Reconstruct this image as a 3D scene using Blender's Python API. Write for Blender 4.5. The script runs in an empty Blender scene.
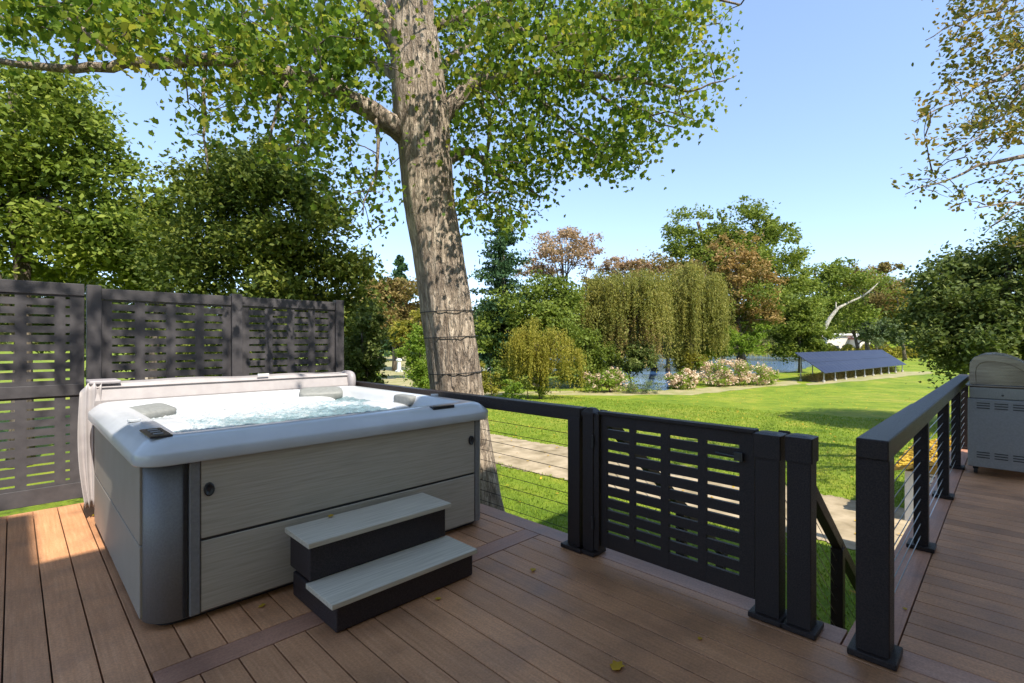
import bpy, math, random
import numpy as np
from mathutils import Vector, Matrix
rng = np.random.default_rng(11)
random.seed(5)
F0, CX, CY, H = 499.0, 512.0, 341.5, 1.40
R2 = math.sqrt(2)
scn = bpy.context.scene
col = scn.collection

def at(px, py, d):
    a = (px-CX)/F0
    return Vector((d/R2*(1+a), d/R2*(1-a), H-(py-CY)*d/F0))

# ------------------------------------------------------------------ scene helpers
def tag(o, label=None, cat=None, group=None, kind=None):
    if label: o['label'] = label
    if cat: o['category'] = cat
    if group: o['group'] = group
    if kind: o['kind'] = kind
    return o
def empty(name, loc, label, cat, group=None, rz=0):
    o = bpy.data.objects.new(name, None); col.objects.link(o)
    o.location = loc; o.rotation_euler = (0, 0, rz); o.empty_display_size = .1
    return tag(o, label, cat, group)
def link(name, me, mat, parent=None):
    o = bpy.data.objects.new(name, me); col.objects.link(o)
    if mat is not None:
        for m in (mat if isinstance(mat, (list, tuple)) else [mat]): me.materials.append(m)
    if parent is not None:
        o.parent = parent
        # geometry is written in world coordinates: shift it into the parent's space
        P = parent; M = Matrix()
        while P is not None:
            M = (Matrix.Translation(P.location) @ P.rotation_euler.to_matrix().to_4x4()) @ M
            P = P.parent
        me.transform(M.inverted())
    return o
def bevel(o, w, seg=2):
    m = o.modifiers.new('bevel', 'BEVEL'); m.width = w; m.segments = seg; m.limit_method = 'ANGLE'
    return o
def smooth(o, ang=None):
    for p in o.data.polygons: p.use_smooth = True
    return o

class MB:
    def __init__(s): s.v = []; s.f = []; s.mi = []
    def add(s, vs, fs, mi=0):
        n = len(s.v); s.v += [tuple(v) for v in vs]; s.f += [tuple(i+n for i in f) for f in fs]; s.mi += [mi]*len(fs)
        return s
    def box(s, x0, x1, y0, y1, z0, z1, mi=0):
        v = [(x0,y0,z0),(x1,y0,z0),(x1,y1,z0),(x0,y1,z0),(x0,y0,z1),(x1,y0,z1),(x1,y1,z1),(x0,y1,z1)]
        return s.add(v, [(0,3,2,1),(4,5,6,7),(0,1,5,4),(1,2,6,5),(2,3,7,6),(3,0,4,7)], mi)
    def beam(s, p, q, w, h, mi=0):      # rectangular bar from p to q, width w (horizontal), height h
        p, q = Vector(p), Vector(q); d = (q-p).normalized()
        side = d.cross(Vector((0,0,1)))
        if side.length < 1e-4: side = Vector((1,0,0))
        side.normalize(); up = side.cross(d).normalized()
        v = []
        for c in (p, q):
            for a, b in ((-1,-1),(1,-1),(1,1),(-1,1)): v.append(c+side*(a*w/2)+up*(b*h/2))
        return s.add(v, [(0,1,2,3),(7,6,5,4),(0,4,5,1),(1,5,6,2),(2,6,7,3),(3,7,4,0)], mi)
    def tube(s, pts, rad, n=8, cap=True, mi=0):
        pts = [Vector(p) for p in pts]
        if not hasattr(rad, '__len__'): rad = [rad]*len(pts)
        rings = []; ref = None
        for i, p in enumerate(pts):
            d = (pts[min(i+1, len(pts)-1)]-pts[max(i-1, 0)]).normalized()
            if ref is None: ref = Vector((0,0,1)) if abs(d.z) < .9 else Vector((1,0,0))
            a = (ref-d*ref.dot(d)).normalized(); ref = a; b = d.cross(a)
            rings.append([p+(a*math.cos(t*2*math.pi/n)+b*math.sin(t*2*math.pi/n))*rad[i] for t in range(n)])
        v = [x for r in rings for x in r]; f = []
        for i in range(len(pts)-1):
            for t in range(n):
                u = (t+1) % n; f.append((i*n+t, i*n+u, (i+1)*n+u, (i+1)*n+t))
        if cap: f.append(tuple(range(n))[::-1]); f.append(tuple((len(pts)-1)*n+t for t in range(n)))
        return s.add(v, f, mi)
    def loft(s, rings, cap0=True, cap1=True, mi=0):
        n = len(rings[0]); v = [x for r in rings for x in r]; f = []
        for i in range(len(rings)-1):
            for t in range(n):
                u = (t+1) % n; f.append((i*n+t, i*n+u, (i+1)*n+u, (i+1)*n+t))
        if cap0: f.append(tuple(range(n))[::-1])
        if cap1: f.append(tuple((len(rings)-1)*n+t for t in range(n)))
        return s.add(v, f, mi)
    def build(s, name, mat, parent=None, sm=False, bev=0):
        me = bpy.data.meshes.new(name); me.from_pydata(s.v, [], s.f); 
        me.polygons.foreach_set('material_index', s.mi)
        me.validate(); me.update()
        o = link(name, me, mat, parent)
        if sm: smooth(o)
        if bev: bevel(o, bev)
        return o
def rrect(x0, x1, y0, y1, r, z, n=6):
    out = []
    for cx, cy, a0 in ((x1-r,y1-r,0),(x0+r,y1-r,90),(x0+r,y0+r,180),(x1-r,y0+r,270)):
        for i in range(n+1):
            a = math.radians(a0+90*i/n); out.append((cx+r*math.cos(a), cy+r*math.sin(a), z))
    return out

def np_mesh(name, V, k, mat, parent=None, sm=False):
    """V: (n*k,3) vertices, every k of them one polygon"""
    nv = len(V); n = nv//k
    me = bpy.data.meshes.new(name)
    me.vertices.add(nv); me.vertices.foreach_set('co', np.ascontiguousarray(V, dtype=np.float32).ravel())
    me.loops.add(nv); me.loops.foreach_set('vertex_index', np.arange(nv, dtype=np.int32))
    me.polygons.add(n); me.polygons.foreach_set('loop_start', np.arange(0, nv, k, dtype=np.int32))
    me.polygons.foreach_set('loop_total', np.full(n, k, dtype=np.int32))
    me.update(calc_edges=True)
    return link(name, me, mat, parent)

LEAF = np.array([(-.5,0),(-.1,-.3),(.5,0),(-.1,.3)])
NARROW = np.array([(-.5,0),(0,-.12),(.5,0),(0,.12)])
OVAL = np.array([(-.5,0),(-.2,-.26),(.2,-.26),(.5,0),(.2,.26),(-.2,.26)])
MAPLE = np.array([(-.45,0),(-.36,-.20),(-.22,-.40),(-.02,-.30),(.20,-.44),(.26,-.20),(.54,0),(.28,.18),(.17,.46),(-.04,.31),(-.24,.38),(-.34,.20)])
def leaf_verts(C, S, shape, up=.35, droop=None, fold=.18):
    n = len(C)
    N = rng.normal(size=(n,3)); N[:,2] = np.abs(N[:,2])*(.6+up)+up; N /= np.linalg.norm(N, axis=1)[:,None]
    T = rng.normal(size=(n,3))
    if droop is not None: T = T*droop[1]+np.array([0,0,-1])*droop[0]; N = rng.normal(size=(n,3)); 
    T -= N*np.sum(T*N, axis=1)[:,None]/np.sum(N*N, axis=1)[:,None]; T /= np.linalg.norm(T, axis=1)[:,None]
    N /= np.linalg.norm(N, axis=1)[:,None]
    B = np.cross(N, T)
    k = len(shape); V = np.empty((n,k,3))
    fo = rng.uniform(-1, 1, n)*fold
    for i,(x,y) in enumerate(shape):
        V[:,i] = C+(T*x+B*y+N*(abs(y)*fo*2)[:,None])*S[:,None]
    return V.reshape(-1,3)

# ------------------------------------------------------------------ materials
def nt(name):
    m = bpy.data.materials.new(name); m.use_nodes = True
    t = m.node_tree; return m, t, t.nodes, t.links, t.nodes['Principled BSDF']
def ramp(N, stops, interp='LINEAR'):
    r = N.new('ShaderNodeValToRGB'); r.color_ramp.interpolation = interp
    e = r.color_ramp.elements
    while len(e) < len(stops): e.new(.5)
    for el, (p, c) in zip(e, stops): el.position = p; el.color = (*c, 1)
    return r
def noise(N, L, scale, detail=4, vec=None, rough=.55):
    n = N.new('ShaderNodeTexNoise'); n.inputs['Scale'].default_value = scale; n.inputs['Detail'].default_value = detail
    n.inputs['Roughness'].default_value = rough
    if vec: L.new(vec, n.inputs['Vector'])
    return n
def mixc(N, L, a, b, fac, mode='MIX'):
    m = N.new('ShaderNodeMix'); m.data_type = 'RGBA'; m.blend_type = mode
    for sock, val in ((m.inputs[0], fac), (m.inputs[6], a), (m.inputs[7], b)):
        if hasattr(val, 'is_linked') or hasattr(val, 'links'): L.new(val, sock)
        elif isinstance(val, (int, float)): sock.default_value = val
        else: sock.default_value = (*val, 1)
    return m.outputs[2]
def objvec(N, L, scale=(1,1,1), world=False):
    tc = N.new('ShaderNodeNewGeometry' if world else 'ShaderNodeTexCoord')
    mp = N.new('ShaderNodeMapping'); mp.inputs['Scale'].default_value = scale
    L.new(tc.outputs['Position' if world else 'Object'], mp.inputs['Vector']); return mp.outputs[0]
def bump(N, L, B, h, strength=.3, dist=.01):
    b = N.new('ShaderNodeBump'); b.inputs['Strength'].default_value = strength; b.inputs['Distance'].default_value = dist
    L.new(h, b.inputs['Height']); L.new(b.outputs[0], B.inputs['Normal'])
def rough_mat(name, c1, c2, scale=20, rough=.6, metal=0, stretch=(1,1,1), bmp=.2, spec=.5, world=True, detail=5):
    m,t,N,L,B = nt(name); v = objvec(N, L, stretch, world)
    n = noise(N, L, scale, detail, v); r = ramp(N, [(.3,c1),(.7,c2)]); L.new(n.outputs[0], r.inputs[0])
    L.new(r.outputs[0], B.inputs['Base Color']); B.inputs['Roughness'].default_value = rough
    B.inputs['Metallic'].default_value = metal; B.inputs['Specular IOR Level'].default_value = spec
    n2 = noise(N, L, scale*4, 4, v)
    if bmp: bump(N, L, B, n2.outputs[0], bmp, .004)
    return m
def foliage_mat(name, cols, trans=.3, cs=.6, rough=.6):
    """cols: list of base colours; per-leaf random pick, shifted by a slow noise so clumps differ"""
    m,t,N,L,B = nt(name)
    g = N.new('ShaderNodeNewGeometry'); v = objvec(N, L, (1,1,1), True)
    n = noise(N, L, cs, 2, v)
    a = N.new('ShaderNodeMath'); a.operation = 'MULTIPLY_ADD'; L.new(g.outputs['Random Per Island'], a.inputs[0]); a.inputs[1].default_value = .55
    s = N.new('ShaderNodeMath'); s.operation = 'MULTIPLY_ADD'; L.new(n.outputs[0], s.inputs[0]); s.inputs[1].default_value = 1.1; s.inputs[2].default_value = -.3
    L.new(s.outputs[0], a.inputs[2])
    r = ramp(N, [(i/(len(cols)-1), c) for i, c in enumerate(cols)]); L.new(a.outputs[0], r.inputs[0])
    L.new(r.outputs[0], B.inputs['Base Color']); B.inputs['Roughness'].default_value = rough
    B.inputs['Specular IOR Level'].default_value = .14
    tr = N.new('ShaderNodeBsdfTranslucent'); 
    tc = mixc(N, L, r.outputs[0], (1.0,1.0,.25), .35, 'MULTIPLY')
    bright = N.new('ShaderNodeHueSaturation'); bright.inputs['Value'].default_value = 1.9; L.new(tc, bright.inputs['Color']); L.new(bright.outputs[0], tr.inputs[0])
    mx = N.new('ShaderNodeMixShader'); mx.inputs[0].default_value = trans
    L.new(B.outputs[0], mx.inputs[1]); L.new(tr.outputs[0], mx.inputs[2])
    L.new(mx.outputs[0], N['Material Output'].inputs[0])
    return m
def deck_mat(name, c1, c2, c3, along='y'):
    m,t,N,L,B = nt(name)
    g = N.new('ShaderNodeNewGeometry')
    st = (30,1.2,30) if along == 'y' else (1.2,30,30)
    v = objvec(N, L, st, True)
    n = noise(N, L, 2.2, 6, v, .65); r = ramp(N, [(.25,c1),(.55,c2),(.8,c3)]); L.new(n.outputs[0], r.inputs[0])
    hs = N.new('ShaderNodeHueSaturation'); L.new(r.outputs[0], hs.inputs['Color'])
    mp = N.new('ShaderNodeMapRange'); mp.inputs[3].default_value = .82; mp.inputs[4].default_value = 1.14
    L.new(g.outputs['Random Per Island'], mp.inputs[0]); L.new(mp.outputs[0], hs.inputs['Value'])
    v2 = objvec(N, L, (1,1,1), True); n2 = noise(N, L, 3.0, 5, v2); r2 = ramp(N, [(.32,(.68,.68,.70)),(.5,(.95,.94,.93)),(.68,(1.08,1.07,1.05))]); L.new(n2.outputs[0], r2.inputs[0])
    c = mixc(N, L, hs.outputs[0], r2.outputs[0], 1.0, 'MULTIPLY')
    n4 = noise(N, L, 90, 3, v2); r4 = ramp(N, [(.4,(.82,.82,.82)),(.6,(1.1,1.1,1.1))]); L.new(n4.outputs[0], r4.inputs[0])
    c = mixc(N, L, c, r4.outputs[0], .7, 'MULTIPLY')
    L.new(c, B.inputs['Base Color']); 
    rr = ramp(N, [(.3,(.42,)*3),(.7,(.62,)*3)]); L.new(n2.outputs[0], rr.inputs[0]); L.new(rr.outputs[0], B.inputs['Roughness'])
    n3 = noise(N, L, 6, 6, v, .7); bump(N, L, B, n3.outputs[0], .35, .003)
    return m
M = {}
M['deck'] = deck_mat('deck_board', (.47,.215,.095), (.59,.29,.14), (.70,.375,.20))
M['deck_border'] = deck_mat('deck_border_y', (.40,.205,.13), (.48,.26,.17), (.55,.32,.22))
M['deck_border_x'] = deck_mat('deck_border_x', (.39,.185,.11), (.47,.235,.145), (.54,.29,.185), 'x')
M['black'] = rough_mat('black_powder_coat', (.006,.004,.0035), (.040,.027,.023), 170, .34, bmp=.6, spec=.3)
M['graphite'] = rough_mat('graphite_fence', (.052,.047,.049), (.074,.067,.069), 12, .6, bmp=.15, spec=.3)
M['cable'] = rough_mat('steel_cable', (.45,.45,.46), (.55,.55,.56), 50, .35, metal=1, bmp=0)
M['cabinet'] = rough_mat('tub_side_panel', (.40,.345,.27), (.53,.465,.375), 1.9, .6, spec=.3, stretch=(2.0,2.0,60), bmp=.25)
M['corner'] = rough_mat('tub_corner', (.16,.155,.155), (.205,.20,.20), 120, .42, bmp=.2)
M['trim'] = rough_mat('tub_trim', (.18,.17,.165), (.23,.22,.21), 60, .45, bmp=.1)
M['acrylic'] = rough_mat('acrylic_shell', (.55,.56,.57), (.62,.63,.64), 5, .18, bmp=0)
M['pillow'] = rough_mat('tub_pillow', (.20,.20,.185), (.26,.26,.24), 40, .6, bmp=.1)
M['cover'] = rough_mat('vinyl_cover', (.335,.30,.295), (.40,.365,.355), 9, .5, bmp=.15)
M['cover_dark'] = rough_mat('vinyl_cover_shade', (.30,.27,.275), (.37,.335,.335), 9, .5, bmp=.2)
M['plastic'] = rough_mat('black_plastic', (.015,.015,.016), (.03,.03,.032), 60, .3, bmp=0)
M['panelglass'] = rough_mat('control_glass', (.03,.022,.02), (.06,.045,.04), 30, .12, bmp=0)
M['tread'] = rough_mat('grey_tread', (.45,.39,.295), (.63,.56,.44), 2.2, .6, stretch=(2,45,45), bmp=.3)
M['step_black'] = rough_mat('step_black', (.008,.005,.006), (.042,.029,.032), 150, .5, bmp=.4)
M['chrome'] = rough_mat('stainless', (.13,.11,.105), (.24,.215,.205), 4, .24, metal=1, stretch=(1,1,10), bmp=0)
M['brushed'] = rough_mat('brushed_steel', (.22,.22,.21), (.30,.30,.29), 30, .38, metal=1, stretch=(1,20,1), bmp=0)
M['grillgrey'] = rough_mat('grill_side_paint', (.26,.26,.255), (.31,.31,.305), 60, .5, metal=.15, bmp=.1)
M['white_trim'] = rough_mat('white_trim', (.62,.62,.60), (.75,.75,.73), 8, .6, bmp=.1)
M['concrete'] = rough_mat('concrete_foot', (.34,.32,.28), (.48,.45,.4), 12, .9, bmp=.3)
M['steel_leg'] = rough_mat('galvanised_leg', (.30,.30,.30), (.42,.42,.42), 20, .45, metal=.8)
M['timber_brown'] = rough_mat('timber_post', (.12,.07,.04), (.2,.12,.07), 10, .8)
M['wire'] = rough_mat('dark_wire', (.01,.01,.01), (.02,.02,.02), 30, .6)
M['siding'] = rough_mat('house_siding', (.74,.66,.55), (.80,.73,.62), 4, .7, stretch=(.3,.3,8))
M['shingle'] = rough_mat('roof_shingle', (.08,.075,.07), (.14,.13,.12), 14, .85)
M['redroof'] = rough_mat('red_roof', (.30,.10,.07), (.38,.15,.10), 6, .8)
M['window'] = rough_mat('window_glass', (.03,.04,.05), (.06,.07,.08), 3, .08, bmp=0)
M['path'] = rough_mat('gravel_path', (.20,.15,.075), (.47,.365,.23), 2.2, .95, bmp=.6, detail=10)
M['bare'] = rough_mat('dry_ground', (.19,.20,.045), (.40,.32,.17), 1.0, .95, bmp=.6, detail=10)
M['carpaint'] = rough_mat('white_car_paint', (.62,.64,.66), (.66,.68,.70), 3, .25, bmp=0)
M['rubber'] = rough_mat('rubber', (.015,)*3, (.03,)*3, 30, .8)

def bark_mat(name, c1, c2, c3, sc=1.0):
    m,t,N,L,B = nt(name); v = objvec(N, L, (9*sc,9*sc,1.6*sc), True)
    n = noise(N, L, 2.2, 8, v, .7); r = ramp(N, [(.32,c1),(.5,c2),(.68,c3)]); L.new(n.outputs[0], r.inputs[0])
    v1 = objvec(N, L, (1,1,1), True); n1 = noise(N, L, 3.5, 4, v1); r1 = ramp(N, [(.35,(.72,.70,.68)),(.65,(1.08,1.06,1.0))]); L.new(n1.outputs[0], r1.inputs[0])
    L.new(mixc(N, L, r.outputs[0], r1.outputs[0], 1., 'MULTIPLY'), B.inputs['Base Color']); B.inputs['Roughness'].default_value = .9
    vo = N.new('ShaderNodeTexVoronoi'); vo.feature = 'DISTANCE_TO_EDGE'; vo.inputs['Scale'].default_value = 1.5
    wp = noise(N, L, 2.5, 4, v); vm = N.new('ShaderNodeVectorMath'); vm.operation = 'MULTIPLY_ADD'; L.new(wp.outputs[1], vm.inputs[0]); vm.inputs[1].default_value = (1.1,1.1,1.1); L.new(v, vm.inputs[2]); L.new(vm.outputs[0], vo.inputs['Vector'])
    rk = ramp(N, [(.0,(.50,.46,.42)),(.12,(1,1,1))]); L.new(vo.outputs['Distance'], rk.inputs[0])
    prev = B.inputs['Base Color'].links[0].from_socket; L.new(mixc(N, L, prev, rk.outputs[0], .8, 'MULTIPLY'), B.inputs['Base Color'])
    w = noise(N, L, 3.2, 8, v, .75); ad = N.new('ShaderNodeMath'); ad.operation = 'MULTIPLY_ADD'; mn = N.new('ShaderNodeMath'); mn.operation = 'MINIMUM'; L.new(vo.outputs['Distance'], mn.inputs[0]); mn.inputs[1].default_value = .25
    L.new(mn.outputs[0], ad.inputs[0]); ad.inputs[1].default_value = 3.0; L.new(w.outputs[0], ad.inputs[2]); bump(N, L, B, ad.outputs[0], 1.0, .05)
    return m
M['bark'] = bark_mat('maple_bark', (.22,.165,.12), (.50,.40,.305), (.78,.66,.52))
M['bark_far'] = bark_mat('far_bark', (.10,.075,.055), (.16,.125,.09), (.22,.18,.14), .3)
M['bark_white'] = bark_mat('pale_bark', (.40,.36,.30), (.52,.48,.42), (.62,.58,.52), .3)

# grass ground
m,t,N,L,B = nt('lawn')
v = objvec(N, L, (1,1,1), True)
nA = noise(N, L, .22, 5, v); nB = noise(N, L, 1.1, 6, v, .65); nC = noise(N, L, 26, 4, v, .7)
rA = ramp(N, [(.30,(.125,.19,.013)),(.52,(.195,.255,.018)),(.74,(.28,.275,.04))]); L.new(nA.outputs[0], rA.inputs[0])
rB = ramp(N, [(.30,(.55,.68,.5)),(.52,(1,1,1)),(.72,(1.45,1.15,1.4))]); L.new(nB.outputs[0], rB.inputs[0])
rC = ramp(N, [(.3,(.55,.55,.5)),(.65,(1.25,1.25,1.2))]); L.new(nC.outputs[0], rC.inputs[0])
c = mixc(N, L, rA.outputs[0], rB.outputs[0], 1., 'MULTIPLY'); c = mixc(N, L, c, rC.outputs[0], .8, 'MULTIPLY')
L.new(c, B.inputs['Base Color']); B.inputs['Roughness'].default_value = .85; B.inputs['Specular IOR Level'].default_value = .2
bump(N, L, B, nC.outputs[0], 1.0, .03); M['lawn'] = m
M['blade'] = foliage_mat('grass_blade', [(.10,.16,.017),(.17,.24,.022),(.26,.31,.04)], .25, .5)
# lake
m,t,N,L,B = nt('lake_water'); v = objvec(N, L, (1,1,1), True)
n = noise(N, L, 1.2, 5, v, .6); B.inputs['Base Color'].default_value = (.05,.12,.26,1); B.inputs['Roughness'].default_value = .12; B.inputs['Specular IOR Level'].default_value = .3
bump(N, L, B, n.outputs[0], .12, .02); M['lake'] = m
# tub water
m,t,N,L,B = nt('tub_water'); v = objvec(N, L, (1,1,1), True)
g = N.new('ShaderNodeAttribute'); g.attribute_name = 'foam'
n = noise(N, L, 17, 8, v, .72); ad = N.new('ShaderNodeMath'); ad.operation = 'ADD'; L.new(n.outputs[0], ad.inputs[0]); L.new(g.outputs['Fac'], ad.inputs[1])
r = ramp(N, [(.46,(.16,.24,.26)),(.60,(.27,.37,.39)),(.74,(.52,.57,.58)),(.9,(.64,.66,.66))]); L.new(ad.outputs[0], r.inputs[0]); L.new(r.outputs[0], B.inputs['Base Color'])
B.inputs['Roughness'].default_value = .12; bump(N, L, B, n.outputs[0], .9, .03); M['tubwater'] = m
# solar panels
m,t,N,L,B = nt('solar_glass'); v = objvec(N, L, (1,1,1), False)
br = N.new('ShaderNodeTexBrick'); br.offset = 0; br.inputs['Scale'].default_value = 1; br.inputs['Brick Width'].default_value = 1.04; br.inputs['Row Height'].default_value = .85
br.inputs['Mortar Size'].default_value = .02; br.inputs['Color1'].default_value = (.012,.014,.032,1); br.inputs['Color2'].default_value = (.018,.02,.04,1); br.inputs['Mortar'].default_value = (.035,.038,.05,1); B.inputs['Specular IOR Level'].default_value = .25
L.new(v, br.inputs['Vector']); L.new(br.outputs[0], B.inputs['Base Color']); B.inputs['Roughness'].default_value = .4; M['solar'] = m
# white brick
m,t,N,L,B = nt('white_brick')
g2 = N.new('ShaderNodeNewGeometry'); sx = N.new('ShaderNodeSeparateXYZ'); L.new(g2.outputs['Position'], sx.inputs[0])
su = N.new('ShaderNodeMath'); su.operation='ADD'; L.new(sx.outputs[0], su.inputs[0]); L.new(sx.outputs[1], su.inputs[1])
cb = N.new('ShaderNodeCombineXYZ'); L.new(su.outputs[0], cb.inputs[0]); L.new(sx.outputs[2], cb.inputs[1])
br = N.new('ShaderNodeTexBrick'); br.inputs['Scale'].default_value = 1; br.inputs['Brick Width'].default_value = .32; br.inputs['Row Height'].default_value = .11
br.inputs['Mortar Size'].default_value = .012; br.inputs['Color1'].default_value = (.62,.60,.57,1); br.inputs['Color2'].default_value = (.5,.48,.46,1); br.inputs['Mortar'].default_value = (.12,.11,.10,1)
L.new(cb.outputs[0], br.inputs['Vector']); L.new(br.outputs[0], B.inputs['Base Color']); B.inputs['Roughness'].default_value = .8; M['brick'] = m

M['roofmoss'] = rough_mat('roof_under_leaves', (.20,.14,.05), (.42,.28,.05), 6, .9, bmp=.5)
M['yleaf'] = foliage_mat('yellow_fallen_leaf', [(.28,.15,.03),(.50,.30,.03),(.60,.42,.05)], .15, 2)
F = {}
F['maple'] = foliage_mat('maple_leaf', [(.032,.062,.010),(.068,.122,.014),(.12,.185,.02),(.22,.25,.03),(.34,.28,.045)], .38, .9, .6)
F['lightgreen'] = foliage_mat('light_green_leaf', [(.065,.105,.016),(.15,.195,.028),(.31,.33,.06)], .3, .6)
F['dark'] = foliage_mat('dark_leaf', [(.045,.065,.014),(.085,.115,.024),(.19,.205,.06)], .2, .6)
F['darktop'] = foliage_mat('dark_leaf_yellowed', [(.034,.058,.013),(.085,.115,.02),(.23,.24,.04)], .25, .35)
F['mid'] = foliage_mat('mid_green_leaf', [(.07,.10,.018),(.135,.175,.028),(.25,.275,.05)], .3, .35)
F['bright'] = foliage_mat('bright_green_leaf', [(.085,.14,.016),(.15,.22,.026),(.24,.29,.04)], .35, .5)
F['yellowgreen'] = foliage_mat('yellow_green_leaf', [(.14,.14,.022),(.24,.22,.032),(.35,.29,.05)], .3, .5)
F['willow'] = foliage_mat('willow_leaf', [(.11,.125,.03),(.20,.195,.045),(.32,.275,.07)], .3, .25)
F['browngreen'] = foliage_mat('turning_leaf', [(.10,.11,.025),(.20,.155,.05),(.31,.20,.085)], .25, .3)
F['red'] = foliage_mat('red_brown_leaf', [(.20,.145,.075),(.34,.23,.14),(.44,.31,.20)], .25, .4)
F['orange'] = foliage_mat('orange_leaf', [(.14,.14,.035),(.27,.18,.06),(.38,.24,.10)], .25, .4)
F['spruce'] = foliage_mat('conifer_needle', [(.022,.05,.022),(.04,.08,.03),(.075,.125,.04)], .1, .5)
F['greygreen'] = foliage_mat('grey_green_leaf', [(.08,.115,.05),(.13,.17,.08),(.19,.22,.11)], .2, .4)
F['farwood'] = foliage_mat('far_wood_leaf', [(.06,.08,.03),(.11,.125,.04),(.19,.165,.065)], .2, .035)
F['autumn'] = foliage_mat('sparse_autumn_leaf', [(.045,.07,.016),(.09,.11,.022),(.20,.16,.035),(.36,.22,.045)], .3, 1.4)
F['flower'] = foliage_mat('dried_pink_flower', [(.45,.30,.20),(.62,.46,.32),(.72,.62,.45)], .15, 1.5)

# ------------------------------------------------------------------ world, sun, camera
K = .15
sd = Vector((K, 1, -1.22)).normalized()
w = bpy.data.worlds.new('World'); scn.world = w; w.use_nodes = True
wn, wl = w.node_tree.nodes, w.node_tree.links
sky = wn.new('ShaderNodeTexSky'); sky.sky_type = 'NISHITA'; sky.sun_disc = False
sky.sun_elevation = math.asin(-sd.z); sky.sun_rotation = math.atan2(-sd.x, -sd.y)
sky.air_density = .85; sky.dust_density = .25; sky.ozone_density = 2.2
tint = wn.new('ShaderNodeMix'); tint.data_type = 'RGBA'; tint.blend_type = 'MULTIPLY'; tint.inputs[0].default_value = 1; tint.inputs[7].default_value = (1.13, .99, .93, 1)
gm = wn.new('ShaderNodeGamma'); gm.inputs[1].default_value = .68
tint.inputs[7].default_value = (.81, .87, .98, 1)
wl.new(sky.outputs[0], gm.inputs[0]); wl.new(gm.outputs[0], tint.inputs[6]); wl.new(tint.outputs[2], wn['Background'].inputs[0]); wn['Background'].inputs[1].default_value = .15
sl = bpy.data.lights.new('sun', 'SUN'); sl.energy = 2.35; sl.angle = math.radians(.53); sl.color = (1, .95, .86)
so = bpy.data.objects.new('sun', sl); col.objects.link(so); so.rotation_euler = sd.to_track_quat('-Z', 'Y').to_euler()
cam = bpy.data.cameras.new('camera'); cam.sensor_width = 36; cam.lens = 36*F0/1024; cam.clip_end = 5000; cam.clip_start = .05
co = bpy.data.objects.new('camera', cam); col.objects.link(co); co.location = (0,0,H); co.rotation_euler = (math.pi/2, 0, -math.pi/4)
scn.camera = co
scn.view_settings.view_transform = 'Standard'; scn.view_settings.look = 'None'; scn.view_settings.gamma = 1
scn.view_settings.use_curve_mapping = False
scn.view_settings.exposure = 1.8
scn.cycles.max_bounces = 8; scn.cycles.transparent_max_bounces = 8

# ------------------------------------------------------------------ ground
G0, G1 = -1.70, -2.25
def gz(x, y):
    d = (x+y)/R2
    t = np.clip((d-14)/(34-14), 0, 1)
    return G0+(G1-G0)*t
def ground():
    na = 360; rs = [.5]
    while rs[-1] < 2500: rs.append(rs[-1]*1.05+.1)
    v = [(0,0,G0)]; f = []
    for r in rs:
        for i in range(na):
            a = 2*math.pi*i/na; x, y = r*math.cos(a), r*math.sin(a); v.append((x, y, float(gz(x, y))))
    for i in range(na): f.append((0, 1+i, 1+(i+1) % na))
    for k in range(len(rs)-1):
        for i in range(na):
            j = (i+1) % na; f.append((1+k*na+i, 1+(k+1)*na+i, 1+(k+1)*na+j, 1+k*na+j))
    me = bpy.data.meshes.new('ground'); me.from_pydata(v, [], f)
    o = link('ground', me, M['lawn']); smooth(o); o['kind'] = 'structure'
ground()
def sheet(name, poly, z, mat, jitter=.0, sub=6):
    """flat irregular sheet from world xy polygon"""
    P = []
    n = len(poly)
    for i in range(n):
        a, b = Vector(poly[i]), Vector(poly[(i+1) % n])
        for s in range(sub):
            p = a.lerp(b, s/sub); L_ = (b-a).length
            P.append((p.x+random.gauss(0,1)*jitter*L_/sub, p.y+random.gauss(0,1)*jitter*L_/sub))
    me = bpy.data.meshes.new(name)
    me.from_pydata([(x, y, (z if z is not None else 0)) for x, y in P], [], [tuple(range(len(P)))])
    o = link(name, me, mat); o['kind'] = 'structure'; return o
def gpt(px, py, z):
    d = (H-z)*F0/(py-CY); p = at(px, py, d); return (p.x, p.y)
lz = G1+.02
lake = sheet('lake', [gpt(*p, lz) for p in ((480,370),(560,374),(620,383),(640,389),(668,390.5),(684,380),(720,376),(760,374),(795,371.5),(812,366),(834,360),(840,353.6),(700,353.2),(560,353.4),(440,353.6))], lz, M['lake'], .15, 8)
# gravel path along the house, ragged edges
def strip(name, x0, x1, y0, y1, mat, dz, jit):
    v = []; f = []; n = int((y1-y0)/.09)
    ph = [random.uniform(0,6) for _ in range(8)]
    for i in range(n+1):
        y = y0+(y1-y0)*i/n
        w1 = sum(math.sin(y*(.5+k*.7)+ph[k])/(1+k) for k in range(4))*jit; w2 = sum(math.sin(y*(.6+k*.8)+ph[k+4])/(1+k) for k in range(4))*jit
        for x in (x0+w1, (x0+x1)/2, x1+w2): v.append((x+(0 if abs(x-(x0+x1)/2)<1e-6 else random.gauss(0,.05)), y, float(gz(x, y))+dz))
    for i in range(n):
        for k in range(2): f.append((i*3+k, i*3+k+1, i*3+k+4, i*3+k+3))
    me = bpy.data.meshes.new(name); me.from_pydata(v, [], f); o = link(name, me, mat); o['kind'] = 'structure'; return o
strip('path', 8.7, 11.6, -14, 70, M['path'], .012, .14)
bl = G1+.01
sheet('bare_earth', [gpt(*p, bl) for p in ((470,392),(560,391),(640,391.5),(700,388),(770,383),(795,380),(800,384),(740,390),(690,395),(640,402),(560,404),(470,402))], bl, M['bare'], .12, 6)
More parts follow.
